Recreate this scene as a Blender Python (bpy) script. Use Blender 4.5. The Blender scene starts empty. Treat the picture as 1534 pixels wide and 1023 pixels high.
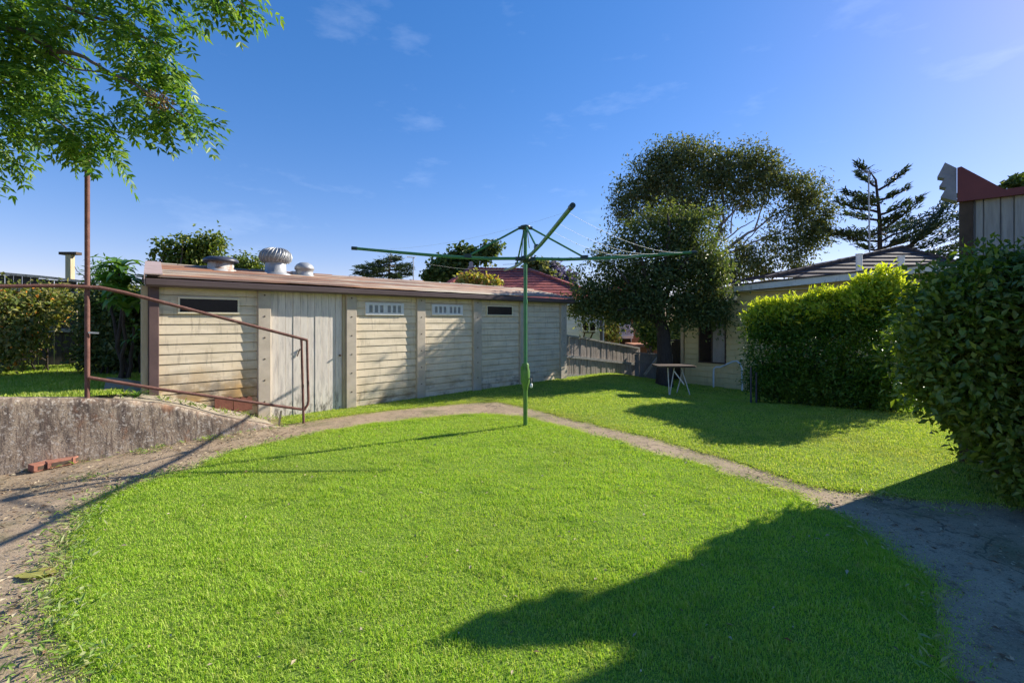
import bpy, math, random
import numpy as np
from mathutils import Vector, Matrix, noise
random.seed(7)
R = math.radians
scene = bpy.context.scene
col = scene.collection
F, HY, CX, CAMZ = 681.8, 480.0, 767.0, 1.5      # focal length in px of the 1534 px photo, eye level row, eye height

# ------------------------------------------------------------------ measuring helpers
def P(px, py, Y):                                # world point seen at a pixel, Y metres in front of the eye
    return Vector(((px - CX) / F * Y, Y, CAMZ - (py - HY) / F * Y))
def G(px, py, z=0.0):                            # point of the level z seen at a pixel
    return P(px, py, (CAMZ - z) * F / (py - HY))
def along(px, A, d):                             # distance along the plan line A + s d where column px meets it
    k = (px - CX) / F
    return (k * A[1] - A[0]) / (d[0] - k * d[1])
def smooth(t):
    t = max(0.0, min(1.0, t)); return t * t * (3 - 2 * t)
def gz(x, y):                                    # height of the paved ground
    return -0.1 * smooth((-3.5 - x) / 1.8) + gl(x, y)
def glv(x, y):
    f = lambda t: np.clip(t, 0, 1) ** 2 * (3 - 2 * np.clip(t, 0, 1))
    return -.36 * f((x - 2.4) / 2.6) * f((y - 7) / 5)
def gl(x, y):                                    # the back lawn sinks a little towards the yellow house
    return -.36 * smooth((x - 2.4) / 2.6) * smooth((y - 7) / 5)

# ------------------------------------------------------------------ objects
ORI = {}
def tag(o, label=None, cat=None, group=None, kind=None):
    if label: o['label'] = label
    if cat: o['category'] = cat
    if group: o['group'] = group
    if kind: o['kind'] = kind
    return o
def thing(name, label, cat, loc=(0, 0, 0), rz=None, group=None):
    o = bpy.data.objects.new(name, None); col.objects.link(o)
    o.empty_display_size = 0.2
    o.location = loc
    if rz is not None:
        o.rotation_euler = (0, 0, rz); ORI[o] = Vector((0, 0, 0))     # parts come in local coordinates
    else:
        ORI[o] = Vector(loc)                                          # parts come in world coordinates
    return tag(o, label, cat, group)
def link(name, me, mat, parent=None):
    o = bpy.data.objects.new(name, me); col.objects.link(o)
    if mat: me.materials.append(mat)
    if parent:
        o.parent = parent; ORI[o] = ORI[parent]
    else:
        ORI[o] = Vector((0, 0, 0))
    return o

class MB:
    def __init__(s): s.v = []; s.f = []; s.sm = []
    def add(s, vs, fs, smooth=False):
        n = len(s.v); s.v += [tuple(v) for v in vs]
        s.f += [tuple(i + n for i in f) for f in fs]; s.sm += [smooth] * len(fs); return s
    def hexa(s, p):                                # 8 corners: bottom ring 0-3, top ring 4-7
        return s.add(p, [(3, 2, 1, 0), (4, 5, 6, 7), (0, 1, 5, 4), (1, 2, 6, 5), (2, 3, 7, 6), (3, 0, 4, 7)])
    def box(s, x0, x1, y0, y1, z0, z1):
        return s.hexa([(x0, y0, z0), (x1, y0, z0), (x1, y1, z0), (x0, y1, z0), (x0, y0, z1), (x1, y0, z1), (x1, y1, z1), (x0, y1, z1)])
    def bev(s, x0, x1, y0, y1, z0, z1, b=0.004):   # box with chamfered long edges in plan
        p = [(x0 + b, y0), (x1 - b, y0), (x1, y0 + b), (x1, y1 - b), (x1 - b, y1), (x0 + b, y1), (x0, y1 - b), (x0, y0 + b)]
        return s.prism([(a, c, z0) for a, c in p], (0, 0, z1 - z0))
    def prism(s, poly, off):
        n = len(poly); off = Vector(off)
        vs = [Vector(p) for p in poly] + [Vector(p) + off for p in poly]
        fs = [tuple(range(n - 1, -1, -1)), tuple(range(n, 2 * n))] + [(i, (i + 1) % n, (i + 1) % n + n, i + n) for i in range(n)]
        return s.add(vs, fs)
    def bar(s, a, b, w, h, up=(0, 0, 1)):          # rectangular bar from a to b
        a = Vector(a); b = Vector(b); d = (b - a).normalized(); u = Vector(up)
        if abs(d.dot(u)) > .95: u = Vector((1, 0, 0))
        sd = d.cross(u).normalized() * w / 2; t = sd.cross(d).normalized() * h / 2
        return s.hexa([a - sd - t, a + sd - t, b + sd - t, b - sd - t, a - sd + t, a + sd + t, b + sd + t, b - sd + t])
    def tube(s, pts, rad, n=8, cap=True):
        pts = [Vector(p) for p in pts]; m = len(pts)
        if not hasattr(rad, '__len__'): rad = [rad] * m
        vs = []; ref = None
        for i, p in enumerate(pts):
            d = (pts[min(i + 1, m - 1)] - pts[max(i - 1, 0)]).normalized()
            if ref is None:
                ref = d.orthogonal().normalized()
            ref = (ref - d * ref.dot(d)).normalized(); b = d.cross(ref)
            for k in range(n):
                a = 2 * math.pi * k / n
                vs.append(p + (ref * math.cos(a) + b * math.sin(a)) * rad[i])
        fs = [(i * n + k, i * n + (k + 1) % n, (i + 1) * n + (k + 1) % n, (i + 1) * n + k) for i in range(m - 1) for k in range(n)]
        s.add(vs, fs, True)
        if cap:
            s.add(vs[:n], [tuple(range(n - 1, -1, -1))]); s.add(vs[-n:], [tuple(range(n))])
        return s
    def lathe(s, prof, c, n=24, cap=True):
        vs = [(c[0] + r * math.cos(2 * math.pi * k / n), c[1] + r * math.sin(2 * math.pi * k / n), c[2] + z) for r, z in prof for k in range(n)]
        m = len(prof)
        s.add(vs, [(i * n + k, i * n + (k + 1) % n, (i + 1) * n + (k + 1) % n, (i + 1) * n + k) for i in range(m - 1) for k in range(n)], True)
        if cap:
            s.add(vs[:n], [tuple(range(n - 1, -1, -1))]); s.add(vs[-n:], [tuple(range(n))])
        return s
    def build(s, name, mat, parent=None, bevel=0):
        me = bpy.data.meshes.new(name)
        o0 = ORI[parent] if parent else Vector((0, 0, 0))
        me.from_pydata([Vector(v) - o0 for v in s.v], [], s.f)
        me.polygons.foreach_set('use_smooth', s.sm); me.update()
        o = link(name, me, mat, parent)
        if bevel:
            b = o.modifiers.new('Bevel', 'BEVEL'); b.width = bevel; b.segments = 2; b.limit_method = 'ANGLE'
        return o

# ------------------------------------------------------------------ materials
class NT:
    def __init__(s, name):
        s.m = bpy.data.materials.new(name); s.m.use_nodes = True
        s.t = s.m.node_tree; s.t.nodes.clear()
        s.out = s.t.nodes.new('ShaderNodeOutputMaterial')
    def n(s, typ, ins=None, **kw):
        nd = s.t.nodes.new('ShaderNode' + typ)
        for k, v in kw.items(): setattr(nd, k, v)
        for k, v in (ins or {}).items():
            if isinstance(v, bpy.types.NodeSocket): s.t.links.new(v, nd.inputs[k])
            else: nd.inputs[k].default_value = v
        return nd
    def coords(s, stretch=(1, 1, 1)):
        tc = s.n('TexCoord')
        mp = s.n('Mapping', {'Vector': tc.outputs['Object'], 'Scale': stretch})
        return mp.outputs[0]
    def noise(s, scale, detail=5, rough=.6, stretch=(1, 1, 1)):
        return s.n('TexNoise', {'Vector': s.coords(stretch), 'Scale': scale, 'Detail': detail, 'Roughness': rough}).outputs['Fac']
    def ramp(s, fac, stops):
        r = s.n('ValToRGB', {'Fac': fac}); e = r.color_ramp.elements
        while len(e) < len(stops): e.new(.5)
        for i, (p, c) in enumerate(stops):
            e[i].position = p; e[i].color = (*c, 1) if len(c) == 3 else c
        return r.outputs['Color']
    def rng(s, v, a, b, c=0., d=1.):
        return s.n('MapRange', {'Value': v, 'From Min': a, 'From Max': b, 'To Min': c, 'To Max': d}).outputs[0]
    def mix(s, f, a, b, mode='MIX'):
        m = s.n('Mix', data_type='RGBA', blend_type=mode)
        for i, v in ((0, f), (6, a), (7, b)):
            if isinstance(v, bpy.types.NodeSocket): s.t.links.new(v, m.inputs[i])
            else: m.inputs[i].default_value = v if i == 0 else (*v, 1)
        return m.outputs[2]
    def mul(s, a, b):
        return s.n('Math', {0: a, 1: b}, operation='MULTIPLY').outputs[0]
    def z(s):
        tc = s.n('TexCoord'); x = s.n('SeparateXYZ', {0: tc.outputs['Object']}); return x.outputs['Z']
    def done(s, sh):
        s.t.links.new(sh, s.out.inputs['Surface']); return s.m

def surf(name, c1, c2, scale=4, rough=.8, bump=.2, bscale=40, stretch=(1, 1, 1), stains=(), metal=0, spec=.3, bdist=.01, crack=0):
    t = NT(name)
    c = t.ramp(t.noise(scale, 6, .65, stretch), [(.3, c1), (.7, c2)])
    for st in stains:
        f = t.rng(t.noise(st['scale'], 6, st.get('nr', .65), st.get('stretch', (1, 1, 1))), st['lo'], st['hi'])
        if 'z' in st: f = t.mul(f, t.rng(t.z(), st['z'][0], st['z'][1]))
        f = t.mul(f, st.get('fac', 1.))
        c = t.mix(f, c, st['c'])
    if crack:
        wv = t.n('VectorMath', {0: t.coords(), 1: t.n('TexNoise', {'Vector': t.coords(), 'Scale': 3., 'Detail': 5}).outputs['Color']}, operation='ADD')
        vo = t.n('TexVoronoi', {'Vector': wv.outputs[0], 'Scale': crack}, feature='DISTANCE_TO_EDGE')
        c = t.mix(t.rng(vo.outputs['Distance'], .002, .007, .6, 0), c, (.04, .032, .022))
    b = t.n('Bump', {'Height': t.noise(bscale, 4, .6, stretch), 'Strength': bump, 'Distance': bdist})
    p = t.n('BsdfPrincipled', {'Base Color': c, 'Roughness': rough, 'Metallic': metal, 'Specular IOR Level': spec, 'Normal': b.outputs[0]})
    return t.done(p.outputs[0])

def leafmat(name, cols, trans=.35, rough=.55, tcol=None, spec=.35, big=0):
    t = NT(name)
    g = t.n('NewGeometry')
    f = g.outputs['Random Per Island']
    n = len(cols)
    c = t.ramp(f, [(i / max(1, n - 1), k) for i, k in enumerate(cols)])
    for sc, pc, lo, hi, fc in (big or ()):
        c = t.mix(t.rng(t.noise(sc, 4), lo, hi, 0, fc), c, pc)
    p = t.n('BsdfPrincipled', {'Base Color': c, 'Roughness': rough, 'Specular IOR Level': spec})
    tc = t.mix(1.0, c, tcol or (1.25, 1.3, .45), 'MULTIPLY')
    tr = t.n('BsdfTranslucent', {'Color': tc})
    m = t.n('MixShader', {0: trans, 1: p.outputs[0], 2: tr.outputs[0]})
    return t.done(m.outputs[0])

def plain(name, c, rough=.5, metal=0, spec=.4, v=.15, scale=12):
    return surf(name, tuple(x * (1 - v) for x in c), tuple(min(1, x * (1 + v)) for x in c), scale=scale, rough=rough, metal=metal, spec=spec, bump=.08, bscale=60)

M = {}
M['boards'] = surf('cream painted concrete', (.65, .545, .38), (.82, .70, .52), scale=2.2, rough=.85, bump=.1, bscale=90, stretch=(1, 1, 2.5), stains=[
    dict(scale=3.5, lo=.48, hi=.7, c=(.36, .31, .23), stretch=(.5, .5, 3), fac=.5),
    dict(scale=7, lo=.55, hi=.7, c=(.24, .19, .14), stretch=(2.5, 1, .35), fac=.5),
    dict(scale=5, lo=.48, hi=.62, c=(.11, .085, .065), z=(.5, .05), fac=.8, stretch=(.6, .6, 1)),
    dict(scale=1.6, lo=.42, hi=.7, c=(.55, .38, .17), z=(.8, .1), fac=.6),
    dict(scale=14, lo=.62, hi=.72, c=(.25, .22, .18), fac=.5)])
M['boardsleft'] = surf('cream painted concrete with mould', (.65, .545, .38), (.82, .70, .52), scale=2.2, rough=.85, bump=.1, bscale=90, stretch=(1, 1, 2.5), stains=[
    dict(scale=3.5, lo=.48, hi=.7, c=(.36, .31, .23), stretch=(.5, .5, 3), fac=.5),
    dict(scale=7, lo=.55, hi=.7, c=(.24, .19, .14), stretch=(2.5, 1, .35), fac=.5),
    dict(scale=5, lo=.4, hi=.52, c=(.11, .085, .065), z=(.85, .42), fac=.95, stretch=(.6, .6, 1)),
    dict(scale=1.6, lo=.42, hi=.7, c=(.62, .38, .13), z=(1.25, .5), fac=.85),
    dict(scale=14, lo=.62, hi=.72, c=(.25, .22, .18), fac=.5)])
M['post'] = surf('precast post', (.42, .36, .28), (.56, .48, .38), scale=5, rough=.9, bump=.15, bscale=120, stains=[
    dict(scale=40, lo=.6, hi=.7, c=(.28, .25, .2), fac=.6), dict(scale=3, lo=.45, hi=.7, c=(.50, .40, .2), z=(.9, 0), fac=.6)])
M['bolt'] = plain('rusty bolt', (.07, .045, .03), .7)
M['door'] = surf('weathered painted door', (.62, .55, .47), (.80, .73, .63), scale=3, rough=.85, bump=.3, bscale=60, stretch=(6, 1, .6), stains=[
    dict(scale=6, lo=.5, hi=.72, c=(.36, .33, .31), stretch=(5, 1, .5), fac=.75),
    dict(scale=9, lo=.48, hi=.62, c=(.07, .055, .045), z=(.45, .05), fac=.85, stretch=(2, 1, .7))])
M['brown'] = surf('brown paint', (.10, .062, .06), (.14, .088, .08), scale=5, rough=.55, bump=.1)
M['gutter'] = surf('brown gutter', (.085, .06, .06), (.13, .095, .092), scale=3, rough=.45, bump=.08, stretch=(.5, 3, 3))
M['barge'] = surf('pinkish barge', (.34, .25, .22), (.44, .34, .31), scale=5, rough=.7, bump=.1)
M['roofiron'] = surf('rusted roof sheet', (.34, .29, .22), (.54, .48, .37), scale=2.5, rough=.7, bump=.2, bscale=30, stretch=(.35, 4, 4), stains=[
    dict(scale=2.2, lo=.44, hi=.54, c=(.24, .095, .05), stretch=(.16, 5, 5), fac=.9),
    dict(scale=3, lo=.52, hi=.62, c=(.46, .22, .10), stretch=(.2, 5, 5), fac=.7),
    dict(scale=2, lo=.53, hi=.6, c=(.07, .055, .05), stretch=(.10, 8, 8), fac=.85)])
M['darkglass'] = plain('dark glass', (.012, .010, .010), .25, spec=.25)
M['cream_frame'] = plain('cream frame', (.80, .70, .50), .6, v=.06)
M['white'] = plain('white paint', (.72, .72, .70), .5, v=.08)
M['whitedirty'] = surf('weathered white paint', (.55, .57, .55), (.72, .73, .70), scale=3, rough=.6, bump=.1, stains=[dict(scale=6, lo=.58, hi=.7, c=(.22, .24, .18), stretch=(2, 2, .6), fac=.8)])
M['zinc'] = surf('galvanised steel', (.30, .31, .31), (.44, .45, .45), scale=6, rough=.45, bump=.05, metal=.35)
M['cap'] = plain('dark painted cap', (.05, .055, .075), .4)
M['ventbase'] = surf('rust streaked white base', (.50, .49, .47), (.62, .61, .58), scale=5, rough=.6, bump=.1, stains=[dict(scale=5, lo=.5, hi=.6, c=(.28, .14, .07), fac=.8)])
M['rustpipe'] = surf('rusty oxide pipe', (.11, .048, .036), (.20, .095, .072), scale=14, rough=.7, bump=.3, bscale=80, stains=[dict(scale=30, lo=.6, hi=.68, c=(.32, .22, .18), fac=.6)])
M['green'] = surf('green enamel', (.05, .17, .075), (.08, .235, .10), scale=8, rough=.38, bump=.06, stains=[dict(scale=12, lo=.6, hi=.68, c=(.16, .20, .12), fac=.5)])
M['greenlow'] = surf('faded green enamel', (.085, .19, .035), (.13, .26, .05), scale=8, rough=.45, bump=.1, stains=[dict(scale=14, lo=.56, hi=.66, c=(.24, .22, .07), fac=.6)])
M['greendark'] = plain('dark cast fitting', (.022, .045, .045), .45)
M['wire'] = plain('plastic clothes wire', (.62, .66, .62), .5)
M['concrete'] = surf('old concrete paving', (.29, .205, .125), (.42, .315, .205), scale=1.3, rough=.95, bump=.5, bscale=70, stains=[
    dict(scale=3, lo=.5, hi=.72, c=(.15, .115, .08), fac=.75), dict(scale=55, lo=.55, hi=.68, c=(.40, .34, .25), fac=.6),
    dict(scale=90, lo=.56, hi=.61, c=(.07, .055, .04), fac=.7), dict(scale=150, lo=.57, hi=.62, c=(.50, .42, .32), fac=.6), dict(scale=11, lo=.55, hi=.6, c=(.13, .095, .065), fac=.55), dict(scale=.8, lo=.5, hi=.65, c=(.20, .17, .10), fac=.5),
    dict(scale=1.1, lo=.52, hi=.66, c=(.10, .11, .035), fac=.55)], crack=.3)
M['retwall'] = surf('stained render wall', (.30, .22, .15), (.50, .40, .29), scale=3, rough=.95, bump=.5, bscale=60, stains=[
    dict(scale=3.2, lo=.42, hi=.6, c=(.095, .07, .06), stretch=(2.4, 2.4, .55), z=(-.05, .25), fac=.9),
    dict(scale=9, lo=.5, hi=.64, c=(.07, .052, .045), stretch=(1.6, 1.6, .5), fac=.7),
    dict(scale=28, lo=.54, hi=.6, c=(.60, .53, .44), fac=.7), dict(scale=75, lo=.55, hi=.6, c=(.07, .055, .045), fac=.6), dict(scale=14, lo=.56, hi=.6, c=(.13, .09, .07), stretch=(2.2, 2.2, .3), fac=.7),
    dict(scale=5, lo=.55, hi=.7, c=(.30, .145, .075), stretch=(1.5, 1.5, .8), fac=.7)])
M['ramp'] = surf('weathered ramp', (.27, .225, .165), (.42, .36, .27), scale=3, rough=.95, bump=.5, bscale=50, stains=[dict(scale=6, lo=.52, hi=.66, c=(.15, .12, .09), fac=.8), dict(scale=40, lo=.58, hi=.68, c=(.12, .09, .07), fac=.6)])
M['lawn'] = surf('lawn soil and thatch', (.14, .22, .03), (.20, .29, .05), scale=3, rough=1, bump=.6, bscale=120, stains=[dict(scale=60, lo=.52, hi=.68, c=(.05, .06, .02), fac=.7)], spec=.05)
M['soil'] = surf('far ground', (.07, .09, .03), (.11, .12, .05), scale=.6, rough=1, bump=.4, spec=.05)
M['brick'] = surf('red brick', (.25, .10, .065), (.40, .19, .13), scale=16, rough=.9, bump=.4, bscale=120)
M['tile'] = surf('terracotta edging', (.17, .062, .042), (.25, .10, .065), scale=10, rough=.85, bump=.3)
M['paling'] = surf('weathered paling', (.30, .25, .21), (.48, .42, .36), scale=6, rough=.95, bump=.4, bscale=60, stretch=(6, 6, .5), stains=[dict(scale=9, lo=.5, hi=.66, c=(.10, .06, .045), stretch=(5, 5, .3), fac=.8)])
M['palingblue'] = surf('grey paling', (.16, .16, .17), (.26, .26, .27), scale=6, rough=.95, bump=.4, stretch=(6, 6, .5))
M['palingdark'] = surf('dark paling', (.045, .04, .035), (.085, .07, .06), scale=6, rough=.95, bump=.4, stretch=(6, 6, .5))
M['capping'] = surf('lichen grey capping', (.26, .25, .22), (.44, .42, .38), scale=12, rough=.95, bump=.5, stains=[dict(scale=22, lo=.55, hi=.65, c=(.10, .095, .08), fac=.7)])
M['timber'] = surf('pale timber', (.42, .33, .20), (.55, .45, .30), scale=5, rough=.8, bump=.2, stretch=(4, 4, .6))
M['darktimber'] = surf('dark timber', (.05, .035, .025), (.10, .07, .05), scale=6, rough=.9, bump=.3)
M['yellow'] = surf('yellow weatherboard', (.56, .47, .235), (.66, .56, .30), scale=1.5, rough=.65, bump=.12, stains=[dict(scale=4, lo=.52, hi=.7, c=(.42, .36, .2), stretch=(2, 2, .4), fac=.6)])
M['whiteboard'] = surf('white weatherboard', (.66, .68, .71), (.76, .78, .80), scale=1.5, rough=.6, bump=.1)
M['darkroof'] = surf('dark roof tile', (.055, .045, .045), (.10, .08, .078), scale=5, rough=.8, bump=.3)
M['redtile'] = surf('red roof tile', (.24, .05, .04), (.40, .11, .08), scale=9, rough=.75, bump=.3, stains=[dict(scale=5, lo=.5, hi=.62, c=(.12, .03, .045), fac=.8)])
M['farbrick'] = surf('orange brick wall', (.36, .15, .08), (.48, .22, .12), scale=8, rough=.9, bump=.3)
M['curtain'] = surf('window with blind', (.20, .18, .15), (.36, .34, .31), scale=2, rough=.2, spec=.6, bump=0, stretch=(1, 1, .3))
M['maroon'] = surf('maroon barge paint', (.13, .03, .028), (.17, .042, .038), scale=3, rough=.5, bump=.05)
M['fibro'] = surf('grey board cladding', (.25, .24, .215), (.37, .36, .32), scale=3, rough=.85, bump=.2, stretch=(3, 3, .4), stains=[dict(scale=5, lo=.52, hi=.68, c=(.19, .185, .165), stretch=(4, 4, .3), fac=.7)])
M['slate'] = surf('grey ridge tile', (.20, .19, .20), (.30, .29, .30), scale=8, rough=.8, bump=.3)
M['bark'] = surf('bark', (.10, .075, .055), (.19, .15, .115), scale=9, rough=.95, bump=.8, bscale=25, stretch=(3, 3, .6))
M['darkbark'] = surf('dark bark', (.035, .028, .024), (.075, .06, .05), scale=9, rough=.95, bump=.8, bscale=25, stretch=(3, 3, .6))
M['palebark'] = surf('pale smooth bark', (.22, .18, .15), (.38, .33, .29), scale=4, rough=.8, bump=.3, stretch=(2, 2, .6))
M['acbody'] = plain('air conditioner casing', (.55, .54, .50), .5)
M['rail_white'] = plain('pale blue white enamel', (.60, .68, .74), .4)

GA = (.115, .225, .028)
M['grass'] = leafmat('lawn grass', [(.24, .42, .03), (.335, .54, .042), (.41, .60, .055), (.50, .63, .10), (.57, .58, .20)], .42, .6, (1.2, 1.2, .5), .2, big=[(.55, (.36, .40, .10), .48, .68, .5), (1.7, (.10, .25, .02), .55, .7, .5), (7, (.40, .36, .16), .62, .72, .6)])
M['grassfar'] = leafmat('back lawn grass', [(.24, .38, .03), (.34, .49, .05), (.43, .55, .07), (.53, .60, .13), (.62, .60, .24)], .42, .6, (1.2, 1.2, .55), .2, big=[(.8, (.44, .42, .16), .5, .68, .5), (2.2, (.15, .28, .03), .55, .7, .5)])
M['midgreen'] = leafmat('mid green leaf', [(.05, .085, .022), (.08, .13, .03), (.13, .18, .045), (.21, .24, .08)], .32)
M['weed'] = leafmat('weeds', [(.18, .30, .05), (.26, .40, .08), (.40, .44, .20), (.34, .36, .14)], .4)
M['litter'] = leafmat('dry litter', [(.30, .22, .12), (.42, .33, .20), (.50, .42, .28), (.13, .08, .045), (.22, .13, .07)], .1, .8, (1, 1, 1))
M['ash'] = leafmat('pinnate leaf', [(.055, .14, .018), (.09, .20, .025), (.15, .28, .034), (.26, .36, .055)], .45, .42, (1.3, 1.3, .4), .4)
M['evergreen'] = leafmat('evergreen leaf', [(.06, .095, .032), (.09, .135, .046), (.13, .175, .058), (.22, .235, .09)], .4, .5, (1.2, 1.2, .5), .3, big=[(1.1, (.13, .15, .05), .5, .65, .6)])
M['gum'] = leafmat('gum leaf', [(.065, .095, .040), (.095, .135, .055), (.13, .17, .065), (.18, .205, .08), (.26, .25, .11)], .4, .55, (1.2, 1.15, .55), .25, big=[(.7, (.15, .16, .06), .52, .65, .5)])
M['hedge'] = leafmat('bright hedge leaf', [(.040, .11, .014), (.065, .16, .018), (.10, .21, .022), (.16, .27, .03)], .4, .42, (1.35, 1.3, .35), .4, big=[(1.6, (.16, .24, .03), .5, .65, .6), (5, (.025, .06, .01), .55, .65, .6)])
M['tip'] = leafmat('sunlit fresh hedge tip', [(.34, .44, .035), (.50, .57, .05), (.62, .64, .09)], .5, .45, (1.2, 1.2, .4), .4)  # fresh growth, brightened so its colour carries sunlight too
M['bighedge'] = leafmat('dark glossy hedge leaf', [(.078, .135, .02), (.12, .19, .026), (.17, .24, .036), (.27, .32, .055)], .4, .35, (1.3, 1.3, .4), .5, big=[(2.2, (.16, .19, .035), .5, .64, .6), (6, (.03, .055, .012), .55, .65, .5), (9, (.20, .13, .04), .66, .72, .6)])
M['bush'] = leafmat('yellow green bush leaf', [(.07, .12, .018), (.12, .18, .026), (.19, .24, .04), (.26, .27, .07)], .35)
M['creeper'] = leafmat('creeper leaf', [(.08, .12, .025), (.15, .20, .04), (.25, .26, .07), (.36, .32, .11), (.20, .19, .07)], .4)
M['flower'] = leafmat('orange flower', [(.75, .26, .02), (.80, .36, .04), (.65, .20, .03)], .3, .6, (1, 1, 1))
M['strap'] = leafmat('broad strap leaf', [(.09, .21, .035), (.14, .27, .05), (.21, .35, .08)], .45, .3, (1.3, 1.3, .5), .6)
M['conifer'] = leafmat('conifer frond', [(.034, .058, .036), (.050, .08, .046), (.085, .11, .06)], .2)
M['redbush'] = leafmat('reddening leaf', [(.20, .24, .05), (.34, .33, .08), (.48, .40, .10), (.48, .18, .11)], .4)
M['jac'] = leafmat('jacaranda blossom', [(.24, .19, .32), (.33, .27, .42), (.20, .20, .22), (.14, .16, .08)], .3, .6, (1, 1, 1))
M['seed'] = leafmat('brown seed', [(.20, .12, .05), (.30, .20, .08), (.14, .08, .04)], .1, .7, (1, 1, 1))
M['bloom'] = leafmat('white bloom', [(.75, .75, .72), (.8, .8, .78)], .2, .6, (1, 1, 1))

# ------------------------------------------------------------------ foliage
def unit(a):
    return a / np.maximum(1e-6, np.linalg.norm(a, axis=1, keepdims=True))
def leaf_obj(name, C, U, L, W, mat, parent=None, rg=None, fold=.25, N=None):
    """folded rhombus leaves: C base points, U direction, L length, W width"""
    n = len(C); rg = rg or np.random.default_rng(1)
    U = unit(U)
    if N is None: N = rg.normal(size=(n, 3))
    S = unit(np.cross(U, N)); Nn = np.cross(S, U)
    L = np.broadcast_to(L, (n,))[:, None]; W = np.broadcast_to(W, (n,))[:, None]
    mid = C + U * L * .45
    v = np.stack([C, mid + S * W / 2 + Nn * W * fold, C + U * L - Nn * L * .08, mid - S * W / 2 + Nn * W * fold], 1).reshape(-1, 3)
    o0 = np.array(ORI[parent]) if parent else 0.0
    return np_mesh(name, v - o0, np.arange(n)[:, None] * 4, [(0, 1, 2), (0, 2, 3)], mat, parent)
def np_mesh(name, v, base, tris, mat, parent):
    f = np.concatenate([base + np.array(t)[None] for t in tris], 1).reshape(-1, 3)
    me = bpy.data.meshes.new(name)
    me.vertices.add(len(v)); me.vertices.foreach_set('co', np.ascontiguousarray(v, np.float32).ravel())
    me.loops.add(f.size); me.loops.foreach_set('vertex_index', np.ascontiguousarray(f, np.int32).ravel())
    me.polygons.add(len(f)); me.polygons.foreach_set('loop_start', np.arange(0, f.size, 3, dtype=np.int32))
    me.polygons.foreach_set('loop_total', np.full(len(f), 3, np.int32))
    me.update(calc_edges=True)
    return link(name, me, mat, parent)
def blob_points(blobs, nclump, nleaf, spread, rg, shell=(.5, 1.0)):
    B = np.array(blobs, float)
    w = (B[:, 3] * B[:, 4] * B[:, 5]) ** (.67); w /= w.sum()
    idx = rg.choice(len(B), nclump, p=w)
    d = unit(rg.normal(size=(nclump, 3)))
    r = rg.uniform(shell[0] ** 2, shell[1] ** 2, nclump) ** .5
    cc = B[idx, :3] + d * r[:, None] * B[idx, 3:6]
    k = rg.integers(max(1, nleaf // 2), nleaf * 3 // 2 + 1, nclump)
    pts = np.repeat(cc, k, 0) + rg.normal(size=(k.sum(), 3)) * spread * rg.uniform(.5, 1.3, nclump).repeat(k)[:, None]
    return pts, np.repeat(d, k, 0)
def pxblobs(lst, Y, dz=.8, jit=0, rg=None):      # (px, py, rx, ry[, dY]) -> world ellipsoids
    out = []
    for b in lst:
        y = Y + (b[4] if len(b) > 4 else 0)
        c = P(b[0], b[1], y); rx = b[2] * y / F; rz = b[3] * y / F
        out.append((c.x, c.y, c.z, rx, max(rx, rz) * dz, rz))
    return out
def crown(name, blobs, nclump, nleaf, spread, L, W, mat, parent, seed, droop=.2, out=.6, shell=(.5, 1.0), zmin=None, keep=None):
    rg = np.random.default_rng(seed)
    p, d = blob_points(blobs, nclump, nleaf, spread, rg, shell)
    if zmin is not None: p, d = p[p[:, 2] > zmin], d[p[:, 2] > zmin]
    if keep is not None:
        m = keep(p); p, d = p[m], d[m]
    U = d * out + rg.normal(size=p.shape) * .7 - np.array([0, 0, droop])
    N = d * .8 + np.array([0, 0, .9]) + rg.normal(size=p.shape) * .55
    n = len(p)
    return leaf_obj(name, p, U, L * rg.uniform(.6, 1.3, n), W * rg.uniform(.6, 1.3, n), mat, parent, rg, N=N)
def limb(mb, a, b, r0, r1, sag=0, wob=.1, n=6, seed=0, seg=6):
    rr = random.Random(seed); a = Vector(a); b = Vector(b); L = (b - a).length
    pts = []; off = Vector((0, 0, 0))
    for i in range(seg + 1):
        t = i / seg
        if 0 < i < seg: off = Vector((rr.uniform(-1, 1), rr.uniform(-1, 1), rr.uniform(-1, 1))) * wob * L * .35
        else: off = Vector((0, 0, 0))
        pts.append(a.lerp(b, t) + off + Vector((0, 0, sag * L * 4 * t * (1 - t))))
    mb.tube(pts, [r0 + (r1 - r0) * i / seg for i in range(seg + 1)], n)
    return pts
def tree(name, label, base, trunk_pts, trunk_r, limbs, crowns, bark, group=None, cat='tree'):
    t = thing(name, label, cat, base, None, group)
    mb = MB(); mb.tube(trunk_pts, trunk_r, 10)
    mb.build('trunk', bark, t)
    if limbs:
        lb = MB()
        for i, (a, b, r0, r1) in enumerate(limbs): limb(lb, a, b, r0, r1, sag=.06, wob=.12, seed=i * 7 + len(name), seg=7)
        lb.build('branches', bark, t)
    for c in crowns: crown(*c[:1], *c[1:7], c[7], t, *c[8:])
    return t

# ------------------------------------------------------------------ ground, paving, lawns
def sheet(name, pts, z, mat):
    mb = MB(); mb.add([(p[0], p[1], z) for p in pts], [tuple(range(len(pts)))])
    o = mb.build(name, mat); return tag(o, kind='structure')
sheet('ground', [(-250, -120), (250, -120), (250, 400), (-250, 400)], -.6, M['soil'])

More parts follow.
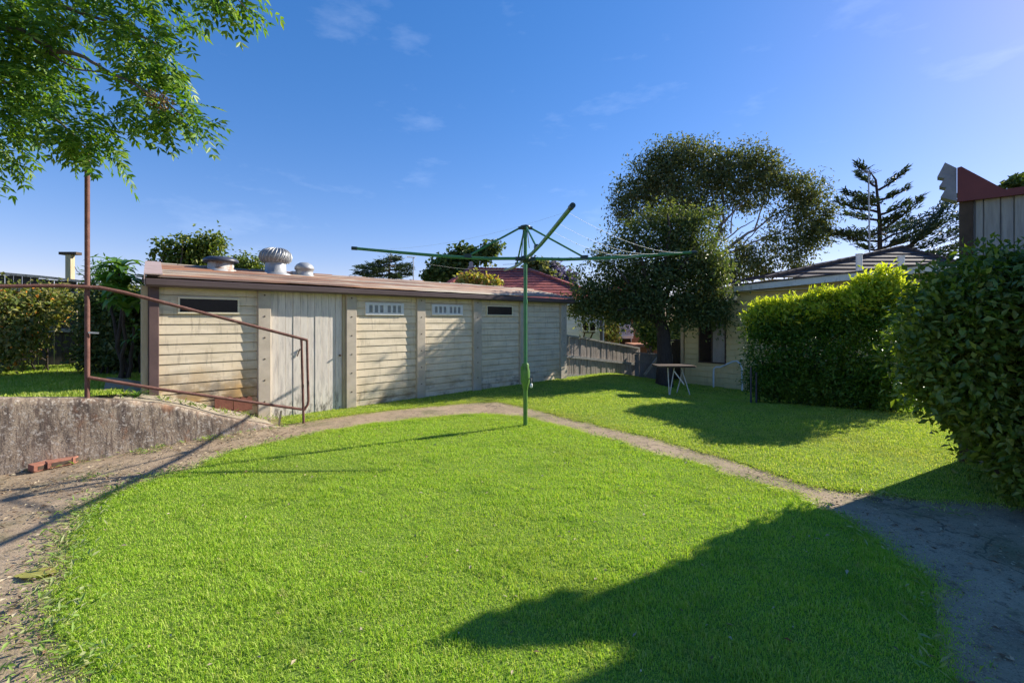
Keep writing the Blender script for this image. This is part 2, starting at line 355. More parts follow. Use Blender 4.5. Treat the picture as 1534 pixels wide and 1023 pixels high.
def grid(name, x0, x1, y0, y1, st, zf, mat):
    nx = int((x1 - x0) / st) + 1; ny = int((y1 - y0) / st) + 1
    mb = MB()
    vs = [(x0 + i * st, y0 + j * st, zf(x0 + i * st, y0 + j * st)) for j in range(ny) for i in range(nx)]
    mb.add(vs, [(j * nx + i, j * nx + i + 1, (j + 1) * nx + i + 1, (j + 1) * nx + i) for j in range(ny - 1) for i in range(nx - 1)], True)
    return tag(mb.build(name, mat), kind='structure')
grid('concrete_paving', -8, 8, -2, 9.4, .2, lambda x, y: gz(x, y) + .006 * noise.noise(Vector((x * 1.5, y * 1.5, 0))) - .006, M['concrete'])

def ragged(poly, amp, step, seed):
    out = []; n = len(poly)
    for i in range(n):
        a = Vector((*poly[i][:2], 0)); b = Vector((*poly[(i + 1) % n][:2], 0)); m = max(1, int((b - a).length / step))
        if (b - a).length > 8: m = max(1, int((b - a).length / 1.5))
        for k in range(m):
            p = a.lerp(b, k / m)
            out.append((p.x + amp * noise.noise(Vector((p.x * 3.1, p.y * 3.1, seed))) + amp * .6 * noise.noise(Vector((p.x * 11, p.y * 11, seed + 4))),
                        p.y + amp * noise.noise(Vector((p.x * 3.1, p.y * 3.1, seed + 9))) + amp * .6 * noise.noise(Vector((p.x * 11, p.y * 11, seed + 14)))))
    return out
near = [G(*p) for p in [(128, 1023), (98, 940), (92, 885), (112, 840), (120, 778), (168, 742), (225, 722), (290, 702), (340, 683), (400, 667), (470, 650), (560, 636), (650, 626), (715, 621), (770, 624), (830, 637), (900, 656), (980, 680), (1060, 703), (1130, 723), (1190, 740), (1240, 766), (1300, 802), (1365, 850), (1408, 905), (1422, 955), (1412, 1005)]]
near = [(p.x, p.y) for p in near] + [(1.95, .9), (2.0, -.5), (-1.5, -.5), (-1.62, .9)]
far = [G(*p) for p in [(432, 635), (520, 621), (600, 612), (700, 603), (745, 601), (800, 612), (870, 630), (1000, 660), (1100, 690), (1230, 728), (1300, 738), (1420, 749), (1534, 757)]]
far = [(p.x, p.y) for p in far] + [(9, 3.6), (9, 20), (-6, 20), (-6, 11), (-4.2, 8.2)]
near_r = ragged(near, .085, .08, 1.0); far_r = ragged(far, .07, .08, 5.0)
def lawn_sheet(name, poly, z):
    import bmesh
    bm = bmesh.new(); vs = [bm.verts.new((x, y, z)) for x, y in poly]
    es = [bm.edges.new((vs[i], vs[(i + 1) % len(vs)])) for i in range(len(vs))]
    bmesh.ops.triangle_fill(bm, edges=es, use_beauty=True)
    bmesh.ops.recalc_face_normals(bm, faces=bm.faces[:])
    if bm.faces and bm.faces[0].normal.z < 0: bmesh.ops.reverse_faces(bm, faces=bm.faces[:])
    me = bpy.data.meshes.new(name); bm.to_mesh(me); bm.free()
    return tag(link(name, me, M['lawn']), kind='structure')
lawn_sheet('lawn', near_r, .005)

def inside(poly, x, y):
    c = np.zeros(len(x), bool); n = len(poly); j = n - 1
    o = np.argsort(y, kind='stable'); ys, xs = np.asarray(y)[o], np.asarray(x)[o]
    for i in range(n):                            # only the points between an edge's two ends can cross it
        xi, yi = poly[i]; xj, yj = poly[j]
        a, b = np.searchsorted(ys, (min(yi, yj), max(yi, yj)), 'left')
        if b > a: c[a:b] ^= xs[a:b] < (xj - xi) * (ys[a:b] - yi) / (yj - yi + 1e-12) + xi
        j = i
    r = np.empty(len(c), bool); r[o] = c
    return r
def cell_lawn(name, poly, x0, x1, y0, y1, st, zf):
    nx, ny = int((x1 - x0) / st), int((y1 - y0) / st)
    X, Y = np.meshgrid(x0 + st * np.arange(nx + 1), y0 + st * np.arange(ny + 1)); 
    Z = zf(X, Y); v = np.stack([X.ravel(), Y.ravel(), Z.ravel()], 1)
    i, j = np.meshgrid(np.arange(nx), np.arange(ny)); i = i.ravel(); j = j.ravel()
    k = inside(poly, x0 + st * (i + .5), y0 + st * (j + .5)); b = (j * (nx + 1) + i)[k][:, None]
    return tag(np_mesh(name, v, b, [(0, 1, nx + 2), (0, nx + 2, nx + 1)], M['lawn'], None), kind='structure')
cell_lawn('lawn', far_r, -6, 9, 3.4, 20, .06, lambda x, y: .005 + glv(x, y))
def blades(name, poly, bounds, dens, h, w, z, seed, lab, mat=None, keep=None, parent=None):
    """dens(y) blades per square metre; every blade is a bent tapering strip"""
    rg = np.random.default_rng(seed); xs = []; ys = []
    x0, x1, y0, y1 = bounds; st = .5; y = y0
    while y < y1:
        m = int(dens(y) * (x1 - x0) * st)
        xs.append(rg.uniform(x0, x1, m)); ys.append(rg.uniform(y, y + st, m)); y += st
    x = np.concatenate(xs); y = np.concatenate(ys)
    k = (np.abs(x) < 1.22 * np.maximum(y, 1) + .6)
    x, y = x[k], y[k]
    e = np.array(poly); m_ = int(len(e) * 260 * (dens(3) / 11000 + .3)); q_ = e[rg.integers(0, len(e), m_)]
    q_ = q_ + rg.normal(size=(m_, 2)) * .06 * rg.uniform(.3, 2.2, (m_, 1)); ok_ = (np.abs(q_[:, 0]) < 1.22 * np.maximum(q_[:, 1], 1) + .6) & (q_[:, 1] > y0) & (q_[:, 1] < 9.5) & (q_[:, 0] > x0) & (q_[:, 0] < x1)
    k = inside(poly, x, y)
    if keep is not None: k &= keep(x, y)
    x, y = np.concatenate([x[k], q_[ok_, 0]]), np.concatenate([y[k], q_[ok_, 1]]); n = len(x)
    zz = z(x, y) if callable(z) else np.full(n, z)
    a = rg.uniform(0, 2 * np.pi, n); lean = rg.uniform(.15, 1.0, n) ** 1.0
    tuft = .85 + .13 * np.sin(x * 3.1 + 1.7 * np.sin(y * 2.3)) + .13 * np.sin(y * 5.3 + 2 * np.sin(x * 4.1))
    ec = sum(inside(poly, x + ox, y + oy).astype(float) for ox, oy in ((.09, 0), (-.09, 0), (0, .09), (0, -.09))) / 4
    tuft = tuft * (.35 + .65 * ec) * (1 + .35 * np.sin(x * 13.1 + 3 * np.sin(y * 9.3)) * np.sin(y * 11.7 + 2 * np.sin(x * 7.9)))
    hh = h * rg.uniform(.45, 1.3, n) * tuft; ww = w * rg.uniform(.7, 1.4, n) * (1 + .07 * np.maximum(0, y - 3))
    D = np.stack([np.cos(a), np.sin(a), np.zeros(n)], 1); S = np.stack([-D[:, 1], D[:, 0], D[:, 2]], 1)
    B = np.stack([x, y, zz], 1); up = np.array([0, 0, 1.])
    mid = B + up * (hh * .62)[:, None] + D * (hh * lean * .35)[:, None]
    tip = B + up * (hh * (1.05 - .35 * lean))[:, None] + D * (hh * lean)[:, None]
    s = S * ww[:, None] / 2
    v = np.stack([B - s, B + s, mid + s * .8, mid - s * .8, tip], 1).reshape(-1, 3)
    o = np_mesh(name, v, np.arange(n)[:, None] * 5, [(0, 1, 2), (0, 2, 3), (3, 2, 4)], mat or M['grass'], parent)
    print(name, n)
    return tag(o, lab[0], lab[1], kind='stuff')
dn = lambda y: 21000 if y < 3 else 15000 if y < 4.5 else 10000
blades('lawn_grass', near_r, (-4, 3.2, 1.5, 7.2), dn, .025, .0031, .004, 11, ('bright green mown grass of the island lawn in front', 'grass'))
df = lambda y: 7000 if y < 6.5 else 5000 if y < 9 else 2600
blades('lawn_grass', far_r, (-4, 8, 3.5, 14), df, .026, .0042, lambda x, y: .004 + glv(x, y), 12, ('green grass of the back lawn beyond the concrete path', 'grass'), M['grassfar'])

# ------------------------------------------------------------------ the old concrete garage
SA = Vector((-2.73, 7.88, 0)); SD = Vector((.719, .695, 0)).normalized(); SBk = Vector((-SD.y, SD.x, 0)); SRZ = math.atan2(SD.y, SD.x)
def ss(px, w=0):
    A = SA + SBk * w; return along(px, A, SD)
def sz(px, py, w=0):                              # height on the garage front at a pixel
    A = SA + SBk * w; s = along(px, A, SD); return CAMZ - (py - HY) / F * (A.y + s * SD.y)
shed = thing('garage', 'long low cream concrete garage with rusty roof and board walls behind the lawn', 'garage', SA, SRZ)
S0, S1 = ss(222), ss(846); ZT = 2.0
def boards(mb, s0, s1, z0, z1, pitch, lip, w, gap=.006):
    """lapped boards facing -w; the foot of each stands proud by lip"""
    z = z1; rows = []
    while z > z0 + .01:
        zb = max(z0, z - pitch); rows.append((z, zb)); z = zb
    for (a, b) in rows:
        g = b + gap
        mb.add([(s0, w, a), (s1, w, a), (s1, w - lip, g + .004), (s0, w - lip, g + .004), (s1, w - lip + .002, g), (s0, w - lip + .002, g), (s0, w + .02, g), (s1, w + .02, g), (s0, w + .02, b), (s1, w + .02, b), (s0, w, b), (s1, w, b)],
               [(3, 2, 1, 0), (5, 4, 2, 3), (6, 7, 4, 5), (8, 9, 7, 6), (10, 11, 9, 8)])
    mb.add([(s0, w, z0), (s1, w, z0), (s1, w, z1), (s0, w, z1), (s0, w + .06, z0), (s1, w + .06, z0), (s1, w + .06, z1), (s0, w + .06, z1)],
           [(4, 5, 6, 7), (0, 3, 7, 4), (1, 5, 6, 2), (2, 6, 7, 3)])
posts = [(222, 237.5), (385, 404), (517, 532), (622.5, 635), (707, 719), (777, 788), (838, 846.5)]
bays = [(237.5, 385), (532, 622.5), (635, 707), (719, 777), (788, 838)]
for i, (a, b) in enumerate(bays):
    mb = MB(); boards(mb, ss(a) - .01, ss(b) + .01, -.2, 1.97, .1335, .009, 0, .011)
    mb.build('wall_panel', M['boardsleft'] if i == 0 else M['boards'], shed)
for i, (a, b) in enumerate(posts):
    mb = MB(); mb.bev(ss(a), ss(b), -.062, .1, -.2, 1.985, .006)
    po = mb.build('post', M['brown'] if i == 0 else M['post'], shed)
    if i == 0: po['label'] = 'brown painted corner post'
    else:
        c = (ss(a) + ss(b)) / 2
        for k in range(6):
            zz = 1.88 - .32 * k
            MB().tube([(c, -.06, zz), (c, -.067, zz)], .012, 8).build('bolt', M['bolt'], po)
# left return: yellowish corner board, end walls and back wall
mb = MB(); mb.box(S0 - .07, S0 - .004, -.01, .08, -.12, 1.95); mb.build('corner_board', M['timber'], shed)
mb = MB(); mb.prism([(S0 - .0, .105, -.12), (S0 + .06, .105, -.12), (S0 + .34, 2.1, -.12), (S0 + .28, 2.1, -.12)], (0, 0, 2.12)); mb.build('end_wall', M['boards'], shed)
mb = MB(); mb.box(S1 - .06, S1 - .002, .105, 2.1, -.12, 2.0); mb.build('end_wall', M['boards'], shed)
mb = MB(); mb.box(S0 + .3, S1, 2.11, 2.17, -.12, 2.0); mb.build('back_wall', M['boards'], shed)
# door
d0, d1 = ss(404), ss(512)
mb = MB(); nb = 10; bw = (d1 - d0) / nb
for k in range(nb):
    mb.bev(d0 + k * bw + .002, d0 + (k + 1) * bw - .002, -.008 + .003 * (k % 3), .03, -.02, 1.97, .003)
door = mb.build('door', M['door'], shed); door['label'] = 'weathered white vertical board door'
mb = MB(); mb.box(d1 + .004, ss(517) - .004, -.02, .03, -.05, 1.97); mb.build('door_frame', M['timber'], shed)
mb = MB(); mb.tube([(ss(508), -.012, sz(508, 532)), (ss(508), -.05, sz(508, 532))], .013, 10).tube([(ss(508), -.05, sz(508, 532)), (ss(508), -.06, sz(508, 532))], [.02, .012], 10)
mb.build('handle', M['bolt'], door)
mb = MB(); hx = ss(448); hz = sz(448, 524); mb.bar((hx, -.02, hz), (hx - .035, -.02, hz - .1), .008, .016).tube([(hx + .005, -.015, hz + .005), (hx + .005, -.035, hz + .005)], .012, 8)
mb.build('hasp', M['bolt'], door)
# windows: two dark panes, two white louvre vents
def hwin(a, b, y0, y1, label):
    z1, z0 = sz((a + b) / 2, y0), sz((a + b) / 2, y1); s0, s1 = ss(a), ss(b); fr = .022
    mb = MB()
    mb.box(s0, s1, -.03, .02, z1 - fr, z1).box(s0, s1, -.03, .02, z0, z0 + fr).box(s0, s0 + fr, -.029, .02, z0 + fr, z1 - fr).box(s1 - fr, s1, -.029, .02, z0 + fr, z1 - fr)
    w = mb.build('window', M['cream_frame'], shed); w['label'] = label
    mb = MB()
    mb.box(s0 + fr, s1 - fr, -.02, .0, z0 + fr, z1 - fr); mb.build('pane', M['darkglass'], w)
hwin(266, 358, 446, 470, 'long dark window with cream frame')
hwin(728, 767, 458, 473, 'small dark window')
def vent(a, b, y0, y1):
    z1, z0 = sz((a + b) / 2, y0), sz((a + b) / 2, y1); s0, s1 = ss(a), ss(b); W = s1 - s0; H = z1 - z0
    mb = MB(); t = .012
    xs = [0, .06]
    for h in (0, 1):
        for k in range(3): xs += [.06 + h * .47 + k * .137 + .03, .06 + h * .47 + k * .137 + .115]
    xs = sorted(xs + [1.0]); xs.remove(.06)
    for i in range(0, len(xs) - 1, 2): mb.box(s0 + xs[i] * W, s0 + xs[i + 1] * W, -.03, .0, z0 + .2 * H, z1 - .2 * H)
    mb.box(s0, s1, -.031, .0, z0, z0 + .2 * H).box(s0, s1, -.031, .0, z1 - .2 * H, z1)
    v = mb.build('louvre_vent', M['white'], shed)
    for i in range(1, len(xs) - 1, 2):
        mb = MB(); mb.box(s0 + xs[i] * W, s0 + xs[i + 1] * W, -.014, .0, z0 + .2 * H, z1 - .2 * H)
        for q in range(4):
            zq = z0 + H * (.25 + .14 * q); mb.hexa([(s0 + xs[i] * W, -.026, zq), (s0 + xs[i + 1] * W, -.026, zq), (s0 + xs[i + 1] * W, -.013, zq + .008), (s0 + xs[i] * W, -.013, zq + .008), (s0 + xs[i] * W, -.026, zq + .006), (s0 + xs[i + 1] * W, -.026, zq + .006), (s0 + xs[i + 1] * W, -.013, zq + .014), (s0 + xs[i] * W, -.013, zq + .014)])
        mb.build('slot_louvre', M['zinc'], v)
vent(546.5, 604, 454, 472); vent(646, 692, 456.5, 472)
# roof: wide lapped ribs running along the ridge
WR, ZF, ZR = 1.42, 2.065, 2.375
def roofz(w): return ZF + (ZR - ZF) * (w + .15) / (WR + .15) if w <= WR else ZR - (ZR - 2.02) * (w - WR) / (2.3 - WR)
mb = MB(); ns = 60; prof = []
npit = 9; pit = (WR + .15) / npit
for k in range(npit):
    w0 = -.15 + k * pit
    for fr, dz in ((0, .0), (.12, .026), (.42, .03), (.58, .006)): prof.append((w0 + fr * pit, roofz(w0 + fr * pit) + dz))
prof.append((WR, roofz(WR) + .012))
for k in range(1, 10): prof.append((WR + k * .095, roofz(WR + k * .095) + (.02 if k % 2 else 0)))
vs = []
for i in range(ns + 1):
    for (w, z) in prof:
        s = S0 - .03 + .1 * max(0, w) + (S1 - S0 + .21 - .1 * max(0, w)) * i / ns
        vs.append((s, w, z + .012 * noise.noise(Vector((s * 1.2, w * 2.5, 1))) + .006 * noise.noise(Vector((s * 5, w * 6, 2)))))
m = len(prof)
mb.add(vs, [(i * m + j, (i + 1) * m + j, (i + 1) * m + j + 1, i * m + j + 1) for i in range(ns) for j in range(m - 1)])
roof = mb.build('roof', M['roofiron'], shed)
mb = MB()
for i in range(24):
    a = S0 + .15 + (S1 - S0) * i / 24; b = a + (S1 - S0) / 24 - .012; dz = random.uniform(-.008, .012)
    mb.hexa([(a, WR - .11, ZR - .005 + dz), (b, WR - .11, ZR - .005 + dz), (b, WR + .11, ZR - .005 + dz), (a, WR + .11, ZR - .005 + dz), (a, WR - .05, ZR + .028 + dz), (b, WR - .05, ZR + .028 + dz), (b, WR + .05, ZR + .028 + dz), (a, WR + .05, ZR + .028 + dz)])
mb.build('ridge_capping', M['roofiron'], roof)
# gutter with rolled lip, along the whole front
mb = MB(); g0, g1 = S0 - .04, S1 + .16
gp = [(w - .05, z) for w, z in [(-.05, 2.035), (-.05, 1.955), (-.062, 1.945), (-.115, 1.945), (-.135, 1.965), (-.135, 2.02), (-.142, 2.035), (-.15, 2.028), (-.146, 1.96), (-.12, 1.933), (-.055, 1.933), (-.038, 1.95), (-.038, 2.035)]]
mb.prism([(g0, w, z) for w, z in gp], (g1 - g0, 0, 0)); mb.build('gutter', M['gutter'], shed)
mb = MB(); mb.box(S0 - .06, S1 + .06, -.086, .06, 1.988, 2.05); mb.build('fascia', M['darktimber'], shed)
# barge flashing at the left end, over the roof edge
mb = MB(); a, b = S0 - .05, S0 + .13
for (w0, w1, k0, k1) in ((-.19, WR, 0, .16), (WR, 2.28, .16, .3)):
    za, zb = roofz(w0) + .045, roofz(w1) + .045
    mb.hexa([(a + k0, w0, za - .016), (b + k0, w0, za - .016), (b + k1, w1, zb - .016), (a + k1, w1, zb - .016), (a + k0, w0, za), (b + k0, w0, za), (b + k1, w1, zb), (a + k1, w1, zb)])
    mb.hexa([(a + k0 - .012, w0, za - .15), (a + k0, w0, za - .15), (a + k1, w1, zb - .15), (a + k1 - .012, w1, zb - .15), (a + k0 - .012, w0, za), (a + k0, w0, za), (a + k1, w1, zb), (a + k1 - .012, w1, zb)])
mb.build('barge_flashing', M['barge'], roof)
# three roof ventilators
def roof_at(px, w): return ss(px, w), w, roofz(w)
s, w, z = roof_at(331, 1.12)
mb = MB(); mb.lathe([(.25, -.06), (.25, .0), (.19, .02), (.18, .15), (.17, .16)], (s, w, z), 28); v1 = mb.build('ventilator', M['ventbase'], roof); v1['label'] = 'low round vent with a dark flat cap'
mb = MB(); mb.lathe([(.2, .135), (.25, .13), (.255, .155), (.24, .185), (.18, .215), (.08, .225)], (s, w, z), 28); mb.build('cap', M['cap'], v1)
s, w, z = roof_at(413, 1.1)
mb = MB(); mb.lathe([(.27, -.06), (.26, .0), (.175, .03), (.165, .2)], (s, w, z), 28); v2 = mb.build('ventilator', M['zinc'], roof); v2['label'] = 'finned spinning turbine vent'
mb = MB(); mb.lathe([(.16, .2), (.21, .215), (.235, .29), (.225, .36), (.18, .415), (.1, .445), (.02, .45)], (s, w, z), 28)
for k in range(24):
    a = 2 * math.pi * k / 24; pts = []
    for q, (r, h) in enumerate([(.205, .205), (.245, .24), (.258, .3), (.245, .365), (.195, .42), (.11, .453)]):
        an = a + .09 * q; pts.append((s + r * math.cos(an), w + r * math.sin(an), z + h))
    mb.tube(pts, .010, 5)
mb.build('turbine', M['zinc'], v2)
s, w, z = roof_at(456, 1.12)
mb = MB(); mb.lathe([(.21, -.06), (.2, .0), (.15, .02), (.15, .11), (.168, .115), (.165, .16), (.13, .21), (.07, .245), (.01, .25)], (s, w, z), 28)
v3 = mb.build('ventilator', M['zinc'], roof); v3['label'] = 'small domed metal vent'
s2, w2, z2 = roof_at(441, 1.15)
mb = MB(); mb.box(s2 - .05, s2 + .05, w2 - .06, w2 + .06, z2 - .05, z2 + .07); mb.build('pipe_boot', M['zinc'], roof)

# ------------------------------------------------------------------ terrace, retaining wall, ramp, handrail
WA = Vector((-5.34, 4.74, 0)); WB = Vector((-3.2, 6.5, 0)); WD = (WB - WA).normalized(); WN = Vector((-WD.y, WD.x, 0))
wcols = [(-260, 600), (-100, 597), (0, 597), (65, 597), (130, 597), (185, 600), (240, 605), (290, 615), (330, 625), (375, 632), (420, 640), (436, 643)]
wpts = []
for px, py in wcols:
    q = WA + WD * along(px, WA, WD); z = CAMZ - (py - HY) / F * q.y
    wpts.append((q, z))
def wall_top(q):                                  # top height along the wall line
    t = (Vector((q[0], q[1], 0)) - WA).dot(WD)
    ts = [((p - WA).dot(WD), z) for p, z in wpts]
    if t <= ts[0][0]: return ts[0][1]
    for (a, za), (b, zb) in zip(ts, ts[1:]):
        if t <= b: return za + (zb - za) * (t - a) / (b - a)
    return ts[-1][1]
rw = thing('retaining_wall', 'stained rendered concrete retaining wall under the rusty handrail at left', 'retaining wall', WA)
mb = MB(); fr = []; nW = 70
t0, t1 = (wpts[0][0] - WA).dot(WD), (wpts[-1][0] - WA).dot(WD)
for i in range(nW + 1):
    q = WA + WD * (t0 + (t1 - t0) * i / nW); zt = max(wall_top(q), -.02)
    nz = lambda a, b: noise.noise(Vector((q.x * a + q.y * a, b, 3)))
    row = []
    for k, (dw, fz) in enumerate(((-.03, -1), (-.022, .15), (-.014, .4), (-.008, .65), (0, .9), (.012, 1.0), (.05, 1.012), (.16, 1.0), (.17, -1))):
        z = -.3 if fz < 0 else -.12 + (zt + .12) * fz if fz < 1 else zt + (.004 if fz > 1 else 0)
        row.append(q + WN * (dw + .008 * nz(4 + k, k * .7)) + Vector((0, 0, z + .006 * nz(7, k))))
    fr.append(row)
mm = len(fr[0]); mb.add([v for r in fr for v in r], [(i * mm + j, (i + 1) * mm + j, (i + 1) * mm + j + 1, i * mm + j + 1) for i in range(nW) for j in range(mm - 1)], True)
mb.build('wall_face', M['retwall'], rw)
# ramp surface between the wall and the garage
mb = MB(); rows = []
for i in range(41):
    t = ((wpts[4][0] - WA).dot(WD) + .12) + (t1 - (wpts[4][0] - WA).dot(WD) - .12) * i / 40
    q = WA + WD * t; zt = wall_top(q)
    row = []
    for k in range(7):
        f = k / 6; p = q + WN * (.155 + f * 1.0)
        zz = zt - .012 + f * (.15 - .17 * smooth((i - 26) / 14)) + .012 * noise.noise(Vector((p.x * 3, p.y * 3, 1)))
        row.append((p.x, p.y, max(zz, -.03)))
    rows.append(row)
mb.add([v for r in rows for v in r], [(i * 7 + j, (i + 1) * 7 + j, (i + 1) * 7 + j + 1, i * 7 + j + 1) for i in range(40) for j in range(6)], True)
tag(mb.build('ramp', M['ramp']), kind='structure')
# upper terrace behind the wall
tq = WA + WD * ((wpts[4][0] - WA).dot(WD) + .3)
ter = [wpts[0][0] + WN * .16, wpts[2][0] + WN * .16, tq + WN * .16, tq + WN * 1.3, Vector((-5.2, 6.9, 0)), Vector((-6.6, 9.5, 0)), Vector((-7, 14, 0)), Vector((-25, 14, 0)), Vector((-25, 2, 0))]
TZ = .62
lawn_sheet('terrace_lawn', [(p.x, p.y) for p in ter], TZ)
blades('terrace_grass', [(p.x, p.y) for p in ter], (-12, -4, 3, 9.0), lambda y: 4200, .05, .005, TZ, 21, ('grass of the raised terrace behind the retaining wall', 'grass'), M['grassfar'])

pp = WA + WD * along(130, WA, WD) + WN * .06; pz = wall_top(pp)
hr = thing('handrail', 'rusty brown pipe handrail with one very tall post along the ramp', 'handrail', (pp.x, pp.y, pz))
mb = MB(); mb.tube([(pp.x, pp.y, pz - .02), (pp.x, pp.y, pz + 1.3), (pp.x, pp.y, 3.46)], .024, 10).tube([(pp.x, pp.y, 3.46), (pp.x, pp.y, 3.49)], .03, 10)
mb.build('tall_post', M['rustpipe'], hr)
def wl(px, py, off=.03):
    A = WA + WN * off; q = A + WD * along(px, A, WD); return Vector((q.x, q.y, CAMZ - (py - HY) / F * q.y))
top = [wl(-260, 436), wl(0, 429), wl(90, 428), wl(150, 431), wl(185, 438), wl(240, 452), wl(460, 509.5)]
mb = MB(); mb.tube(top, .021, 10); mb.build('upper_rail', M['rustpipe'], hr)
mb = MB(); mb.tube([wl(131, 565), wl(240, 583), wl(452, 613)], .019, 10); mb.build('lower_rail', M['rustpipe'], hr)
mb = MB(); mb.tube([wl(451.5, 507), wl(453, 560), wl(455, 640)], .018, 10); mb.build('end_post', M['rustpipe'], hr)
mb = MB(); mb.tube([wl(460, 509.5), wl(460.5, 540), wl(462, 600), wl(461, 606), wl(455.5, 614)], .018, 10); mb.build('end_return', M['rustpipe'], hr)
mb = MB(); mb.bar(wl(132, 498), wl(148, 499), .012, .02); mb.build('bracket', M['zinc'], hr)

# loose things at the foot of the wall
def brick(px, py, rz, tilt, label):
    g = G(px, py, -.1); t = thing('brick', label, 'brick', (g.x, g.y, gz(g.x, g.y) + .038), rz, 'loose bricks below the retaining wall')
    mb = MB(); mb.box(-.11, .11, -.052, .052, -.036, .036)
    b = mb.build('brick_body', M['brick'], t, bevel=.004); b.rotation_euler = (tilt, 0, 0)
    mb = MB(); mb.box(-.075, .075, -.0545, -.0525, -.02, .02); f = mb.build('frog', M['darktimber'], t); f.rotation_euler = (tilt, 0, 0)
brick(66, 703, 1.25, .1, 'red brick at the left end of the loose row, half hidden by litter')
brick(90, 699, 1.0, 0, 'middle brick of the loose row lying below the stained wall')
brick(112, 693, 1.8, 0, 'rightmost brick of the loose row, standing end on')
for i, (a, b, lab) in enumerate(((322, 349, 'left scalloped terracotta edging tile leaning on the garage wall'), (350, 378, 'right scalloped terracotta edging tile beside the garage post'))):
    w = -.09; A = SA + SBk * w
    s0, s1 = along(a, A, SD), along(b, A, SD); q0 = A + SD * s0; q1 = A + SD * s1
    zb = wall_top(q0 - WN * 0) - .04; zb = CAMZ - (604 - HY) / F * q0.y; ht = .075
    n = 24; poly = []
    for k in range(n + 1):
        f = k / n; p = q0.lerp(q1, f); poly.append((p.x, p.y, zb + ht - .02 + .018 * abs(math.sin(f * math.pi * 3))))
    poly += [(q1.x, q1.y, zb - .12), (q0.x, q0.y, zb - .12)]
    mb = MB(); mb.prism(poly, SBk * .03)
    tag(mb.build('edging_tile', M['tile']), lab, 'edging tile', 'terracotta edging tiles')
q = wl(416, 637, .1)
mb = MB(); mb.bar((q.x, q.y, q.z - .1), (q.x + .05, q.y, q.z + .21), .03, .02)
tag(mb.build('wooden_stake', M['timber'], bevel=.003), 'short pale timber stake stuck in the ground at the ramp foot', 'stake')

# ------------------------------------------------------------------ rotary clothesline
pb = G(787, 638); d = pb.y
cl = thing('rotary_clothesline', 'green rotary clothesline on a single pole in the middle of the lawn', 'clothesline', (pb.x, pb.y, 0))
def cz(py): return CAMZ - (py - HY) / F * d
mb = MB(); mb.tube([(pb.x, pb.y, -.05), (pb.x, pb.y, cz(575))], .031, 14); mb.build('lower_pole', M['greenlow'], cl)
mb = MB(); x, y = pb.x, pb.y
mb.lathe([(.032, cz(585)), (.046, cz(577)), (.062, cz(572)), (.064, cz(556)), (.05, cz(551)), (.05, cz(546)), (.04, cz(544))], (x, y, 0), 16)
mb.box(x - .066, x - .03, y - .05, y - .01, cz(572), cz(548))
hs = mb.build('gear_housing', M['greenlow'], cl)
mb = MB(); mb.tube([(x + .03, y - .03, cz(566)), (x + .085, y - .035, cz(567)), (x + .075, y - .05, cz(575))], .009, 8); ch = mb.build('crank_handle', M['greendark'], hs)
mb = MB(); mb.lathe([(.006, -.03), (.018, -.025), (.02, 0), (.016, .03), (.005, .034)], (x + .082, y - .05, cz(577)), 12); mb.build('grip', M['white'], ch)
mb = MB()
for dx, py in ((.012, 550), (.02, 553)): mb.tube([(x + dx, y - .05, cz(py)), (x + dx, y - .068, cz(py))], .008, 8)
mb.build('bolt', M['bolt'], hs)
mb = MB(); mb.tube([(x, y, cz(546)), (x, y, cz(450)), (x, y, cz(338))], .026, 14); mb.build('upper_pole', M['green'], cl)
mb = MB(); mb.tube([(x, y, cz(455)), (x, y, cz(449))], .032, 14); mb.build('collar', M['green'], cl)
mb = MB(); hub = Vector((x, y, cz(388)))
mb.lathe([(.03, -.06), (.055, -.045), (.075, -.02), (.075, .025), (.05, .04), (.03, .045)], hub, 16)
for k in range(4):
    a = math.pi / 2 * k + R(4); mb.bar(hub, hub + Vector((math.cos(a), math.sin(a), .0)) * .14, .05, .055)
mb.build('hub', M['greendark'], cl)
crn = Vector((x, y, cz(341)))
mb = MB(); mb.lathe([(.03, -.03), (.06, -.025), (.075, 0), (.07, .025), (.02, .038)], crn, 16)
for k in range(4):
    a = math.pi / 2 * k + R(4); mb.bar(crn, crn + Vector((math.cos(a), math.sin(a), -.1)) * .1, .035, .04)
mb.build('crown', M['greendark'], cl)
tips = [Vector((-2.19, 6.29, 2.496)), Vector((2.68, 6.68, 2.5)), P(857, 309, 3.95), Vector((-.14, 8.98, 2.49))]
for i, t in enumerate(tips):
    mb = MB(); dv = (t - hub); a = hub + dv.normalized() * .1
    midp = hub + dv * .45 + Vector((0, 0, -.035)); pts = [a, hub + dv * .22 + Vector((0, 0, -.028)), midp, hub + dv * .72 + Vector((0, 0, -.02)), t]
    mb.tube(pts, [.024, .024, .023, .022, .021], 10)
    ar = mb.build('arm', M['green'], cl)
    mb = MB(); mb.tube([t - dv.normalized() * .05, t + dv.normalized() * .025], .026, 10); mb.build('end_cap', M['greendark'], ar)
    j = hub + dv * .34 + Vector((0, 0, -.01))
    mb = MB(); mb.tube([crn + dv.normalized() * .06, j], .014, 8); br = mb.build('brace', M['green'], cl)
    mb = MB(); mb.bar(j - dv.normalized() * .05, j + dv.normalized() * .05, .05, .055); mb.build('clamp', M['greendark'], br)
for sx in (-1, 1):
    mb = MB(); mb.tube([(x + .03 * sx, y, cz(345)), (x + .055 * sx, y - .03, cz(372 if sx > 0 else 386))], .006, 6); mb.build('stay_cable', M['greendark'], cl)
mb = MB()
